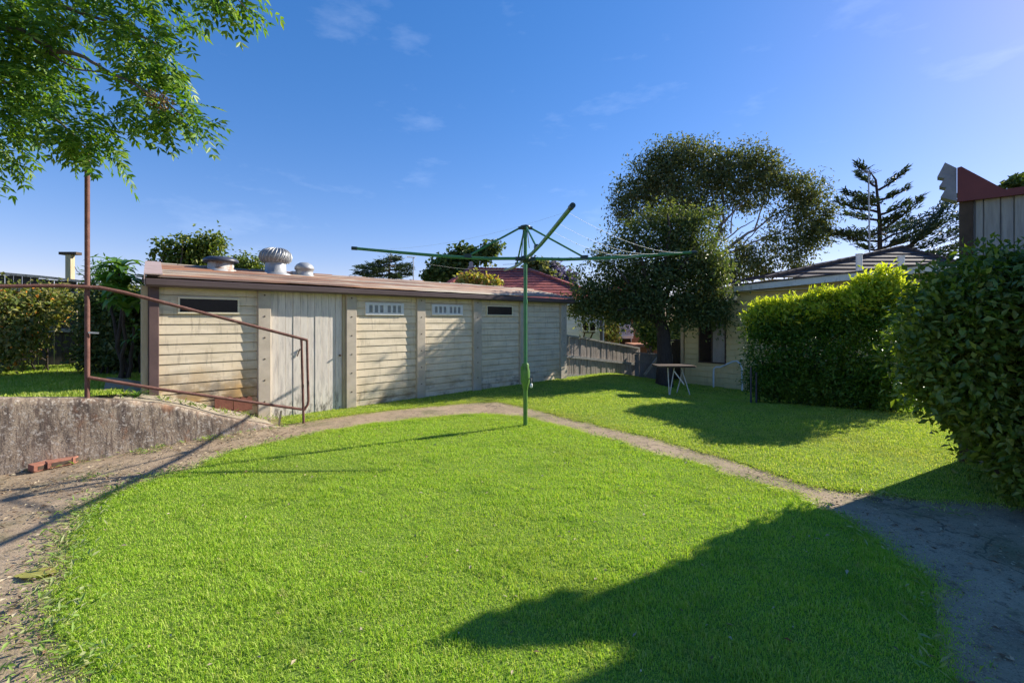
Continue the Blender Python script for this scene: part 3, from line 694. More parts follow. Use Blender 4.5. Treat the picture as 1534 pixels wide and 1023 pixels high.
for f in (.66, .78, .93):
    for (i, j) in ((1, 2), (2, 0), (0, 3), (3, 1)):
        if f < .9 and (i, j) != (1, 2): continue
        a = hub + (tips[i] - hub) * f; b = hub + (tips[j] - hub) * f
        pts = [a.lerp(b, k / 10) + Vector((0, 0, -.10 * 4 * (k / 10) * (1 - k / 10))) for k in range(11)]
        mb.tube(pts, (.0009 if (i, j) != (1, 2) else .0016), 5)
a = hub + (tips[1] - hub) * .25; b = hub + (tips[1] - hub) * .7
mb.tube([a.lerp(b, k / 8) + Vector((0, -.02, -.07 * 4 * (k / 8) * (1 - k / 8))) for k in range(9)], .003, 5)
mb.build('lines', M['wire'], cl)
mb = MB(); mb.tube([hub + Vector((-.03, -.04, -.03)), hub + Vector((-.08, -.05, -.09)), hub + Vector((-.18, -.05, -.08)), hub + Vector((-.32, -.04, -.085))], .004, 6); mb.build('loose_wire', M['wire'], cl)

# ------------------------------------------------------------------ left side: fence, creeper, plants
FA = Vector((-9.45, 8.4, 0)); FB = Vector((-7.5, 9.6, 0)); FD = (FB - FA).normalized()
def fence(name, label, A, d, cols, mat, capmat, face, pitch=.1, rails=(.35, .75), gaps=(), group=None, tilt=0):
    """cols: (px, top row, bottom row) from left to right along the plan line A + s d"""
    t = thing(name, label, 'fence', (A.x, A.y, 0), None, group)
    pr = []
    for px, yt, yb in cols:
        s = along(px, A, d); q = A + d * s; pr.append((s, CAMZ - (yt - HY) / F * q.y, CAMZ - (yb - HY) / F * q.y))
    def hgt(s):
        for (a, u, v), (b, u2, v2) in zip(pr, pr[1:]):
            if s <= b: f = (s - a) / (b - a); return u + (u2 - u) * f, v + (v2 - v) * f
        return pr[-1][1:]
    nrm = Vector((-d.y, d.x, 0)) * face
    s = pr[0][0]; mb = MB(); rr = random.Random(3)
    while s < pr[-1][0]:
        zt, zb = hgt(s); zt += rr.uniform(-.02, .012); o = rr.uniform(-.006, .006)
        lean = rr.uniform(-.012, .012) + tilt
        a = A + d * (s + .004) + nrm * o; b = A + d * (s + pitch - rr.uniform(-.002, .004)) + nrm * o
        mb.prism([(a.x, a.y, zb), (b.x, b.y, zb), (b.x + d.x * lean, b.y + d.y * lean, zt), (a.x + d.x * lean, a.y + d.y * lean, zt)], nrm * -.016)
        s += pitch
    mb.build('palings', mat, t)
    for rf in rails:
        mb = MB(); pts = []
        for k in range(13):
            s = pr[0][0] + (pr[-1][0] - pr[0][0]) * k / 12; zt, zb = hgt(s); q = A + d * s + nrm * .025
            pts.append(Vector((q.x, q.y, zb + (zt - zb) * rf)))
        for u, v in zip(pts, pts[1:]): mb.bar(u, v + (v - u) * .001, .04, .07)
        mb.build('rail', capmat, t)
    if capmat:
        mb = MB()
        for k in range(24):
            s0 = pr[0][0] + (pr[-1][0] - pr[0][0]) * k / 24; s1 = pr[0][0] + (pr[-1][0] - pr[0][0]) * (k + 1) / 24
            a = A + d * s0; b = A + d * s1
            mb.bar((a.x, a.y, hgt(s0)[0] + .03), (b.x, b.y, hgt(s1 - 1e-4)[0] + .03), .09, .045)
        mb.build('capping', capmat, t)
    return t
fence('paling_fence', 'old grey paling fence with lichen capping behind the flowering creeper', FA, FD, [(-160, 405, 575), (0, 412, 572), (70, 418, 570), (140, 426, 566), (215, 432, 560)], M['palingdark'], M['capping'], -1, .11, (.5, .88))
b = P(105, 430, 10.2); t = thing('timber_post', 'pale timber post with a dark crossbar standing behind the left fence', 'post', (b.x, b.y, .3))
mb = MB(); mb.box(b.x - .06, b.x + .06, b.y - .05, b.y + .05, .3, P(105, 381, 10.2).z); mb.build('shaft', M['timber'], t)
mb = MB(); mb.box(b.x - .19, b.x + .2, b.y - .07, b.y + .07, P(105, 382, 10.2).z, P(105, 378, 10.2).z); mb.build('crossbar', M['darktimber'], t)

cr = thing('flowering_creeper', 'yellow green creeper with orange flowers sprawling over the left fence', 'creeper', P(50, 560, 7.6))
cb = pxblobs([(15, 470, 30, 30, -.3), (48, 462, 30, 24, -.1), (82, 458, 26, 18), (15, 515, 36, 30, -.5), (-40, 490, 40, 60, -.5), (60, 443, 30, 12, .2), (105, 448, 25, 12, .2), (48, 495, 22, 20, -.4), (-5, 445, 25, 14, 0), (75, 478, 16, 14, -.2)], 7.7, .7)
crown('foliage', cb, 620, 12, .10, .08, .045, M['creeper'], cr, 31, .3, .5, (.4, 1.1))
fl = crown('flowers', cb[:6], 90, 5, .05, .05, .04, M['flower'], cr, 32, 0, .9, (.95, 1.08)); tag(fl, kind='stuff')
mb = MB()
for i in range(10):
    a = P(random.uniform(-20, 100), 560, 7.8); b = P(random.uniform(-20, 110), 450, 7.6); limb(mb, a, b, .014, .006, seed=i, wob=.3)
mb.build('stems', M['darkbark'], cr)
sh = thing('dark_shrub', 'dark shady shrub in the corner between the left fence and the garage', 'shrub', P(165, 575, 7.2))
crown('foliage', pxblobs([(155, 475, 28, 40), (180, 470, 30, 45), (185, 530, 28, 35), (150, 530, 30, 30), (200, 500, 14, 60)], 7.6, .6), 800, 14, .1, .09, .05, M['evergreen'], sh, 33, .3)
mb = MB()
for i in range(7): limb(mb, P(150 + i * 9, 578, 7.4), P(130 + i * 13, 450, 7.6), .018, .007, seed=i + 40, wob=.2)
mb.build('stems', M['darkbark'], sh)
# broad strap leaves, each leaf a bent ribbon
def ribbons(name, base, n, length, width, mat, parent, seed, spread=1., upz=.9, zspread=0, bend=1.0):
    rr = random.Random(seed); mb = MB()
    for i in range(n):
        a = rr.uniform(0, 2 * math.pi); L = length * rr.uniform(.6, 1.2); w = width * rr.uniform(.7, 1.2)
        h = Vector((math.cos(a), math.sin(a), 0)); s = Vector((-h.y, h.x, 0)); p = Vector(base) + Vector((rr.uniform(-1, 1) * zspread * .4, rr.uniform(-1, 1) * zspread * .4, rr.uniform(-1, 1) * zspread))
        el = rr.uniform(.5, 1.2) * upz; vs = []
        for k in range(6):
            f = k / 5; ww = w * math.sin(math.pi * min(1, .15 + f * .85)) if k < 5 else .001
            vs += [p - s * ww / 2 + Vector((0, 0, ww * .15)), p, p + s * ww / 2 + Vector((0, 0, ww * .15))]
            ang = el - bend * f * 1.9; p = p + (h * math.cos(ang) * spread + Vector((0, 0, math.sin(ang)))) * L / 5
        mb.add(vs, [(k * 3 + j, k * 3 + j + 1, k * 3 + j + 4, k * 3 + j + 3) for k in range(5) for j in (0, 1)], True)
    return mb.build(name, mat, parent)
bp = P(178, 560, 6.75)
bl = thing('broad_leaf_plant', 'tall plant with long drooping bright leaves against the garage corner', 'plant', (bp.x, bp.y, TZ))
c1 = P(178, 418, 6.7); c2 = P(188, 452, 6.5); c3 = P(160, 440, 7.0)
ribbons('leaf_cluster', c1, 44, .46, .10, M['strap'], bl, 5, zspread=.22)
ribbons('leaf_cluster', c2, 30, .46, .095, M['strap'], bl, 6, zspread=.16)
ribbons('leaf_cluster', P(200, 500, 6.7), 14, .25, .05, M['strap'], bl, 8, zspread=.2)
mb = MB()
for i, c in enumerate((c1, c2, c3, P(200, 500, 6.7))): limb(mb, (bp.x + .05 * i, bp.y, TZ - .05), c + Vector((0, 0, .1)), .03, .015, seed=i)
for i in range(4): limb(mb, P(150, 435, 7), P(112 + i * 7, 400 + i * 9, 7.1), .008, .004, seed=i + 70)
mb.build('stems', M['darkbark'], bl)
crown('fine_foliage', pxblobs([(158, 412, 18, 14), (172, 402, 14, 8)], 7, .8), 60, 10, .06, .1, .02, M['strap'], bl, 39)
for i, (px, py, n, L, lab) in enumerate(((186, 597, 30, .2, 'strappy clump of low leaves nearest the tall rusty post'), (205, 600, 34, .22, 'strappy clump of low leaves at the foot of the brown garage post'))):
    A = WA + WN * .35; q = A + WD * along(px, A, WD); g = Vector((q.x, q.y, wall_top(q) - .01))
    o = thing('strappy_plant', lab, 'plant', g, None, 'low strappy plants on the ramp edge')
    ribbons('leaves', g, n, L, .018, M['strap'], o, 50 + i, zspread=0.0, upz=1.1, bend=.7)

# ------------------------------------------------------------------ overhanging tree at top left
ab = Vector((-8.2, 5.2, TZ))
at = thing('overhanging_tree', 'leafy tree hanging its branches into the top left corner', 'tree', ab)
mb = MB(); mb.tube([ab + Vector((0, 0, -.1)), (-8.1, 5.2, 2.0), (-7.7, 5.0, 3.6), (-7.2, 4.8, 5.2), (-6.9, 4.6, 7.0)], [.24, .2, .17, .14, .09], 12); mb.build('trunk', M['bark'], at)
mb = MB()
brs = [((-7.5, 4.9, 4.4), P(25, 45, 4.5), .07, .035), (P(25, 45, 4.5), P(80, 77, 4.4), .03, .022), (P(80, 77, 4.4), P(115, 82, 4.35), .022, .018), (P(115, 82, 4.35), P(168, 112, 4.3), .018, .013), (P(168, 112, 4.3), P(275, 175, 4.2), .013, .006),
       (P(60, 75, 4.4), P(110, 103, 4.4), .012, .008), (P(110, 103, 4.4), P(165, 112, 4.35), .008, .005), ((-7.4, 4.9, 3.9), P(0, 120, 4.8), .05, .025), (P(0, 120, 4.8), P(60, 160, 4.7), .025, .014), (P(60, 160, 4.7), P(140, 235, 4.6), .014, .006),
       (P(0, 120, 4.8), P(-10, 230, 4.8), .015, .006), (P(-40, -30, 4.6), P(120, 20, 4.4), .03, .016), (P(120, 20, 4.4), P(250, 75, 4.3), .016, .006), (P(10, -30, 4.5), P(25, 45, 4.5), .03, .024), (P(100, -90, 4.6), P(330, -20, 4.3), .03, .01), (P(330, -20, 4.3), P(370, 15, 4.2), .01, .004),
       ((-7.2, 4.8, 5.2), P(100, -90, 4.6), .06, .03), ((-7.3, 4.85, 4.9), P(-40, -30, 4.6), .05, .03)]
for i, (a, b, r0, r1) in enumerate(brs): limb(mb, a, b, r0, r1, sag=.03, wob=.06, seed=i + 100, seg=5)
mb.build('branches', M['bark'], at)
def sprays(name, blobs, n, mat, parent, seed, leafL=.085, leafW=.03, rach=.26, pairs=5):
    rg = np.random.default_rng(seed); B = np.array(blobs); w = (B[:, 3] * B[:, 5]); w /= w.sum()
    idx = rg.choice(len(B), n, p=w); d = unit(rg.normal(size=(n, 3))); r = rg.uniform(0, 1, n) ** .45
    c = B[idx, :3] + d * r[:, None] * B[idx, 3:6]
    dr = unit(d * .6 + rg.normal(size=(n, 3)) * .5 + np.array([.45, -.1, -.55])); rl = rach * rg.uniform(.6, 1.3, n)
    up = np.array([0, 0, 1.]) + rg.normal(size=(n, 3)) * .35
    S = unit(np.cross(dr, up)); N = np.cross(S, dr); C = []; U = []; NN = []
    for k in range(pairs):
        f = .25 + .75 * k / (pairs - 1)
        base = c + dr * (rl * f)[:, None] - np.array([0, 0, 1.]) * (rl * f * f * .22)[:, None]
        for sg in (-1, 1):
            C.append(base); U.append(S * sg + dr * .65 - np.array([0, 0, .3]) + rg.normal(size=(n, 3)) * .15); NN.append(N + rg.normal(size=(n, 3)) * .2)
    C.append(c + dr * rl[:, None] - np.array([0, 0, 1.]) * (rl * .22)[:, None]); U.append(dr - np.array([0, 0, .3])); NN.append(N)
    C = np.concatenate(C); U = np.concatenate(U); NN = np.concatenate(NN); m = len(C)
    return leaf_obj(name, C, U, leafL * rg.uniform(.7, 1.25, m), leafW * rg.uniform(.75, 1.25, m), mat, parent, rg, N=NN, fold=.18)
ob = pxblobs([(20, 20, 60, 50), (90, 10, 70, 35), (165, 15, 50, 35), (205, 45, 45, 38), (235, 80, 35, 28), (255, 90, 28, 18), (50, 55, 60, 30), (15, 95, 50, 40), (55, 120, 40, 25),
              (30, 150, 45, 35), (75, 175, 45, 35), (115, 195, 40, 35), (140, 225, 30, 30), (155, 185, 22, 25), (100, 150, 30, 18), (5, 200, 18, 35), (0, 235, 8, 20), (-30, 120, 50, 100), (-50, 0, 70, 70), (-45, 220, 30, 50),
              (215, 125, 35, 22), (225, 155, 45, 20), (252, 160, 36, 20), (278, 178, 26, 18), (294, 190, 14, 10), (258, 186, 24, 13), (195, 160, 22, 14), (338, -8, 32, 16), (352, 0, 16, 10), (330, -25, 50, 25), (200, -30, 120, 30), (255, 25, 12, 10), (285, 62, 10, 6)], 4.4, .9)
sprays('foliage', ob, 1150, M['ash'], at, 41, .088, .031, .23)
sc_ = crown('seed_cluster', pxblobs([(240, 150, 18, 12)], 4.15, .8), 70, 5, .02, .022, .016, M['seed'], at, 42); tag(sc_, kind='stuff')

# ------------------------------------------------------------------ behind the garage
def bush(name, label, blobs, base, Y, mat, seed, n=300, k=12, L=.11, W=.06, sp=.1, group=None, stem=4, cat='shrub', bark=None):
    t = thing(name, label, cat, base, None, group)
    crown('foliage', blobs, n, k, sp, L, W, mat, t, seed)
    mb = MB(); bb = Vector(base)
    for i in range(stem):
        c = blobs[i % len(blobs)]; limb(mb, bb + Vector((random.uniform(-.2, .2), 0, 0)), (c[0], c[1], c[2] + c[5] * .4), .05, .012, seed=seed + i)
    mb.build('stems', bark or M['bark'], t)
    return t
def base_at(px, Y, z=0.0): q = P(px, 480, Y); return (q.x, q.y, z)
bush('leafy_shrub', 'dense yellow green shrub behind the dark capped roof vent', pxblobs([(300, 378, 26, 18), (318, 365, 14, 10), (285, 388, 22, 14), (300, 410, 30, 20)], 9.6), base_at(300, 9.6), 9.6, M['bush'], 51, 330, 14, .09, .05)
bush('wispy_shrub', 'thin wispy shrub with sky showing through, behind the left end of the garage roof', pxblobs([(245, 372, 20, 15), (262, 385, 16, 16), (275, 362, 20, 8), (240, 392, 16, 10)], 9.3), base_at(250, 9.3), 9.3, M['bush'], 52, 90, 9, .07, .08, .035, stem=9)
bush('low_shrub', 'low row of yellow green leaves peeping over the ridge between two roof vents', pxblobs([(365, 400, 26, 9), (385, 402, 14, 6), (350, 402, 14, 8)], 9.6), base_at(365, 9.6), 9.6, M['bush'], 53, 170, 12, .08, .045)
bush('bushy_tree', 'mid green bushy tree left of the red tiled roof', pxblobs([(672, 402, 26, 18), (700, 388, 22, 14), (690, 378, 14, 8), (735, 372, 14, 8), (722, 385, 16, 10), (650, 412, 14, 10), (690, 415, 25, 18)], 26), base_at(690, 26), 26, M['midgreen'], 54, 420, 12, .22, .26, .14, cat='tree', stem=7)
bush('red_tipped_shrub', 'reddish and yellow leaved shrub in front of the red tiled roof', pxblobs([(705, 420, 16, 11), (728, 422, 16, 9), (745, 427, 10, 6), (692, 424, 10, 9)], 13.6), base_at(725, 13.6), 13.6, M['redbush'], 55, 120, 8, .1, .11, .07)
bush('blossoming_tree', 'mauve blossoming tree beyond the red tiled roof', pxblobs([(825, 410, 18, 14), (845, 425, 14, 12), (810, 420, 14, 10), (800, 402, 12, 10)], 30), base_at(825, 30), 30, M['jac'], 56, 260, 10, .3, .35, .2, cat='tree', stem=6)
bush('olive_tree', 'small olive green treetop just right of the clothesline pole', pxblobs([(806, 402, 10, 9), (798, 412, 10, 8), (815, 408, 8, 7)], 26), base_at(806, 26), 26, M['gum'], 57, 140, 9, .25, .28, .14, cat='tree', stem=4)
def layered(name, label, base, Y, trunk, brs, seed, scale=1., dens=70, thick=.16):
    t = thing(name, label, 'tree', base)
    mb = MB(); tp = [Vector(base)] + [P(a, b, Y) for a, b in trunk]; mb.tube(tp, [.17 * scale * (1 - .93 * i / (len(tp) - 1)) for i in range(len(tp))], 8); mb.build('trunk', M['darkbark'], t)
    mb = MB(); rg = np.random.default_rng(seed); C = []; U = []; rr = random.Random(seed)
    for i, (x0, y0, x1, y1) in enumerate(brs):
        a = P(x0, y0, Y); b = P(x1, y1, Y + rr.uniform(-2.5, 2.5) * scale)
        pts = limb(mb, a, b, .07 * scale, .015 * scale, sag=-.04, wob=.05, seed=seed + i)
        L = (b - a).length
        n = int(dens * L / scale)
        f = rg.uniform(.22, 1.05, n); ax = np.array(b - a) / L; sd = np.array([-ax[1], ax[0], 0.]); sd /= np.linalg.norm(sd) + 1e-6
        wd = np.sin(np.clip(f, 0, 1) * np.pi * .85 + .25) * L * .16
        sag = np.array([0, 0, -.04]) * L
        p = np.array(a) + np.outer(f, ax * L) + np.outer(rg.normal(size=n) * wd, sd) + 4 * (f * (1 - f))[:, None] * sag + np.stack([np.zeros(n), np.zeros(n), rg.normal(size=n) * thick * .5 + .05], 1) * scale
        C.append(p); U.append(ax * .8 + sd * rg.normal(size=(n, 1)) + np.array([0, 0, .35]) + rg.normal(size=(n, 3)) * .3)
    mb.build('branches', M['darkbark'], t)
    C = np.concatenate(C); U = np.concatenate(U)
    leaf_obj('foliage', C, U, .34 * scale * rg.uniform(.5, 1.3, len(C)), .085 * scale, M['conifer'], t, rg, N=np.array([0, 0, 1.]) + rg.normal(size=C.shape) * .4)
    return t
layered('layered_conifer', 'tall dark conifer with flat layered branches behind the tiled roof', base_at(1318, 24), 24, [(1318, 420), (1318, 330), (1312, 270), (1300, 252)],
        [(1316, 300, 1268, 290), (1316, 318, 1256, 303), (1315, 330, 1268, 322), (1316, 350, 1240, 347), (1316, 362, 1262, 352), (1314, 280, 1285, 262), (1305, 260, 1284, 248), (1316, 285, 1356, 258), (1317, 300, 1358, 284), (1317, 322, 1360, 305),
         (1320, 345, 1378, 300), (1320, 362, 1430, 300), (1322, 372, 1434, 322), (1322, 384, 1438, 345), (1324, 392, 1437, 368), (1350, 375, 1405, 338), (1360, 372, 1412, 318), (1330, 395, 1425, 384), (1316, 375, 1285, 368), (1316, 308, 1290, 300), (1318, 338, 1340, 325), (1320, 400, 1400, 392), (1318, 372, 1370, 352), (1318, 350, 1362, 332)], 61, 1.0, 95)
layered('layered_conifer', 'small distant dark conifer left of the aerial above the garage roof', base_at(583, 40), 40, [(583, 420), (583, 400), (584, 386)],
        [(583, 400, 540, 402), (583, 405, 536, 410), (583, 410, 548, 414), (584, 392, 568, 394), (584, 393, 598, 389), (584, 398, 612, 398), (584, 404, 616, 404), (584, 409, 614, 412), (583, 412, 596, 416), (584, 390, 590, 386), (583, 396, 556, 398), (583, 404, 560, 406)], 62, 1.25, 110)
bush('distant_treetop', 'sprig of dark treetop peeping past the maroon barge at right', pxblobs([(1518, 279, 14, 5), (1530, 273, 10, 5), (1545, 310, 28, 24), (1550, 350, 34, 30), (1545, 395, 30, 30)], 18), base_at(1540, 18), 18, M['midgreen'], 63, 420, 10, .2, .25, .08, cat='tree')
q = P(620, 420, 30); t = thing('aerial', 'thin television aerial on a mast above the garage roof, beside the small conifer', 'aerial', (q.x, q.y, 0))
mb = MB(); mb.tube([(q.x, q.y, 0), P(619, 386, 30)], .035, 6); mb.build('mast', M['zinc'], t)
mb = MB(); a = P(610, 385, 30); b = P(622, 386, 30); mb.bar(a, b, .04, .04)
for k in range(5): p = a.lerp(b, k / 4); mb.bar(p - Vector((0, .3, .08)), p + Vector((0, .3, .08)), .03, .03)
mb.build('antenna', M['zinc'], t)

# red roofed house behind the garage
def courses(mb, e0, e1, r0, r1, n, step=.03):
    """stepped tile courses from eave e0-e1 up to ridge r0-r1"""
    e0, e1, r0, r1 = map(Vector, (e0, e1, r0, r1)); nr = (e1 - e0).cross(r0 - e0).normalized()
    if nr.z < 0: nr = -nr
    for k in range(n):
        f0, f1 = k / n, (k + 1) / n + .02
        a, b = e0.lerp(r0, f0), e1.lerp(r1, f0); c, d = e1.lerp(r1, min(1, f1)), e0.lerp(r0, min(1, f1))
        mb.hexa([a, b, c - nr * step * .9, d - nr * step * .9, a + nr * step, b + nr * step, c, d])
rb = P(800, 480, 17)
rh = thing('weatherboard_house', 'white weatherboard house with red tiled hip roof behind the garage', 'house', (rb.x, rb.y, 0), 0.0)
def L_(p): return Vector(p) - Vector((rb.x, rb.y, 0))
wy = 16.6; xl, xr = P(660, 0, wy).x, P(905, 0, wy).x
mb = MB(); boards(mb, L_((xl, 0, 0)).x, L_((xr, 0, 0)).x, -.6, P(0, 453, wy).z, .16, .012, wy - rb.y); mb.box(L_((xl, 0, 0)).x, L_((xr, 0, 0)).x, wy - rb.y + .07, wy - rb.y + 6, -.6, P(0, 453, wy).z)
mb.build('wall', M['whiteboard'], rh)
mb = MB(); ey = wy - .45; ez = P(0, 449, ey).z; E0 = L_((xl - .4, ey, ez)); E1 = L_((P(872, 0, ey).x + .95, ey, ez)); rdg = 19.5
R0 = L_(P(704, 404, rdg)); R1 = L_(P(792, 405, rdg)); E2 = Vector((E1.x, E1.y + 7.5, ez)); E3 = Vector((E0.x, E0.y + 7.5, ez))
courses(mb, E0, E1, R0, R1, 11); courses(mb, E1, E2, R1, R1 + Vector((.01, .3, 0)), 11); courses(mb, E2, E3, R1 + Vector((0, .3, 0)), R0 + Vector((0, .3, 0)), 8); courses(mb, E3, E0, R0 + Vector((-.01, .3, 0)), R0, 8)
rf = mb.build('roof', M['redtile'], rh)
mb = MB()
for k in range(20):
    for (u, v) in ((R0, R1), (R1, E1), (R0, E0)):
        p = u.lerp(v, k / 20); q2 = u.lerp(v, (k + 1.1) / 20); mb.bar(p + Vector((0, 0, .05)), q2 + Vector((0, 0, .035)), .2, .09)
mb.build('ridge_tiles', M['redtile'], rf)
mb = MB(); p = R0 + Vector((.05, 0, .06)); mb.lathe([(.12, 0), (.13, .06), (.08, .12), (.1, .2), (.05, .28)], p, 10); mb.build('finial', M['barge'], rf)
mb = MB(); mb.box(E0.x, E1.x, E0.y + .01, E0.y + .05, ez - .2, ez - .02); mb.build('eave_fascia', M['white'], rh)
a = L_(P(872, 482, wy - .5)); b = L_(P(893, 497, wy - .5))
mb = MB(); mb.bev(a.x, b.x, a.y, a.y + .48, b.z, a.z, .01); ac = mb.build('air_conditioner', M['acbody'], rh)
mb = MB(); mb.box(a.x + .28, b.x - .03, a.y - .012, a.y - .002, b.z + .04, a.z - .05); mb.build('grille', M['darkglass'], ac)
mb = MB(); mb.box(a.x + .03, a.x + .22, a.y - .011, a.y - .002, b.z + .04, a.z - .05); mb.build('grille', M['darkglass'], ac)
mb = MB(); mb.bar((a.x + .03, a.y + .05, b.z - .02), (b.x - .02, a.y + .05, b.z - .02), .05, .05).bar((b.x - .1, a.y + .05, b.z - .04), (b.x - .15, a.y + .45, b.z - .3), .04, .04).bar((a.x + .1, a.y + .05, b.z - .04), (a.x + .1, a.y + .45, b.z - .3), .04, .04); mb.build('bracket', M['darktimber'], ac)
mb = MB(); mb.tube([L_(P(901, 455, wy - .1)), L_(P(901, 540, wy - .1))], .06, 8); mb.build('downpipe', M['cap'], rh)

# brick house far back
bh0 = P(945, 480, 27)
bh = thing('brick_house', 'orange brick house with white balcony glimpsed beyond the sagging fence', 'house', (bh0.x, bh0.y, -.6), 0.0)
def B_(px, py, Y=27): p = P(px, py, Y); return Vector((p.x - bh0.x, p.y - bh0.y, p.z + .6))
mb = MB(); a = B_(905, 450); b = B_(975, 540); mb.box(a.x, b.x, 0, 6, -.1, a.z); mb.build('wall', M['farbrick'], bh)
for (x0, x1, y0, y1) in ((928, 945, 474, 487), (927, 946, 505, 518), (912, 920, 478, 500)):
    a = B_(x0, y0); b = B_(x1, y1); mb = MB(); mb.box(a.x, b.x, -.04, .02, b.z, a.z); w = mb.build('window', M['white'], bh)
    mb = MB(); mb.box(a.x + .05, b.x - .05, -.06, -.042, b.z + .05, a.z - .05); mb.build('pane', M['darkglass'], w)
a = B_(924, 488, 26.2); b = B_(949, 504, 26.2); mb = MB(); mb.box(a.x, b.x, -.8, -.72, a.z - .08, a.z).box(a.x, b.x, -.8, -.72, b.z, b.z + .08)
for k in range(14): x0 = a.x + (b.x - a.x) * (k + .3) / 14; mb.box(x0, x0 + .035, -.78, -.74, b.z + .08, a.z - .08)
mb.box(a.x, b.x, -.72, -.002, b.z - .12, b.z); mb.build('balcony', M['white'], bh)
mb = MB(); a = B_(895, 447, 26.5); b = B_(985, 440, 26.5); mb.prism([(a.x, -.6, a.z), (b.x, -.6, a.z), ((a.x + b.x) / 2, -.6, a.z + 1.2)], (0, 7, 0)); mb.build('roof', M['redtile'], bh)
a = B_(950, 516, 24); b = B_(990, 520, 24); mb = MB(); mb.box(a.x, b.x, -3.2, -1, b.z, a.z); mb.box(a.x + .1, b.x - .1, -2.9, -1.1, -.1, b.z - .004); mb.build('carport', M['farbrick'], bh)
bush('garden_shrub', 'light green garden shrub seen under the dark tree, right of the far brick house', pxblobs([(975, 485, 16, 14), (960, 480, 10, 12), (980, 505, 14, 14), (965, 500, 8, 8)], 20), base_at(975, 20, -.3), 20, M['bush'], 64, 200, 9, .15, .16, .09)
bush('garden_shrub', 'yellow green shrub beside the air conditioner wall of the white house', pxblobs([(908, 490, 8, 20), (913, 470, 6, 10), (905, 510, 8, 10), (922, 500, 6, 14)], 18.5), base_at(908, 18.5, -.3), 18.5, M['redbush'], 65, 140, 9, .12, .14, .08)
bush('garden_shrub', 'sunlit pale green shrub glimpsed between the dark trunk and the yellow house', pxblobs([(1015, 495, 12, 16), (1020, 475, 8, 10)], 19), base_at(1015, 19, -.3), 19, M['bush'], 66, 120, 9, .12, .14, .08)

# right hand paling fences
fa = Vector((1.38, 12.0, 0)); fb = Vector((3.89, 13.96, 0)); fd = (fb - fa).normalized()
fence('paling_fence', 'sagging brown paling fence running from the garage end', fa, fd, [(846, 504, 566), (875, 508, 566.5), (905, 514, 568), (930, 518, 569), (957, 523, 571)], M['paling'], M['capping'], -1, .085, (.06, .52))
fa2 = Vector((3.7, 13.7, 0)); fd2 = Vector((.9, .43, 0)).normalized()
f2 = fence('paling_fence', 'low blue grey paling gate fence with a diagonal brace left of the dark trunk', fa2, fd2, [(951, 530, 576), (975, 532, 576), (1006, 533, 577)], M['palingblue'], M['palingblue'], -1, .09, (.75,))
mb = MB(); mb.bar(P(985, 536, 13.85), P(965, 562, 13.7), .05, .06); mb.build('brace', M['capping'], f2)
fence('paling_fence', 'short dark paling fence behind the trunk beside the yellow house corner', Vector((4.6, 14.4, 0)), Vector((1, .05, 0)).normalized(), [(996, 512, 572), (1030, 511, 572)], M['palingdark'], M['palingdark'], -1, .1, (.8,))

# ------------------------------------------------------------------ two trees beside the yellow house
tb = Vector((4.11, 12.3, 0))
t = thing('evergreen_tree', 'dense dark evergreen tree with a low crown over the paling fence', 'tree', tb)
mb = MB(); mb.tube([tb + Vector((0, 0, -.5)), tb + Vector((.02, 0, .4)), P(994, 500, 12.3), P(985, 460, 12.3), P(982, 420, 12.3), P(985, 370, 12.3)], [.25, .2, .17, .13, .09, .05], 12); mb.build('trunk', M['darkbark'], t)
mb = MB()
for i, (x, y) in enumerate(((890, 430), (920, 400), (950, 360), (1000, 320), (1040, 370), (1065, 420), (1040, 460), (925, 465))): limb(mb, P(988, 485 - i * 6, 12.3), P(x, y, 12.3 + random.uniform(-1, 1)), .08, .02, seed=i + 200)
mb.build('branches', M['darkbark'], t)
db = pxblobs([(990, 345, 50, 35), (1030, 345, 35, 30), (940, 385, 45, 40), (1040, 385, 42, 40), (985, 395, 65, 45), (895, 440, 36, 36), (880, 455, 24, 32), (940, 445, 55, 45), (1000, 445, 65, 45), (1055, 440, 30, 42, -.2), (1078, 448, 16, 26, -.4), (1045, 468, 32, 20, -.3), (1068, 460, 16, 18, -.5), (925, 460, 40, 14), (968, 458, 42, 14), (1060, 400, 20, 30, -.5)], 12.3, .62)
rj = random.Random(12)
db = db + [(b[0] + rj.uniform(-1, 1) * b[3], b[1] + rj.uniform(-.5, .5) * b[4], b[2] + rj.uniform(-.8, 1) * b[5], .22, .22, .18) for b in db for _ in range(3)]
crown('foliage', db, 2300, 17, .15, .105, .05, M['evergreen'], t, 71, .25, .5, (.35, 1.08))
gb = Vector((11.0, 26.0, 0))
t = thing('spreading_tree', 'large open crowned tree with pale visible limbs behind the dark evergreen', 'tree', gb)
mb = MB(); mb.tube([gb + Vector((0, 0, -.2)), gb + Vector((-.1, 0, 1.2)), P(1050, 440, 26.0), P(1058, 400, 26.0)], [.45, .38, .32, .25], 12); mb.build('trunk', M['palebark'], t)
mb = MB()
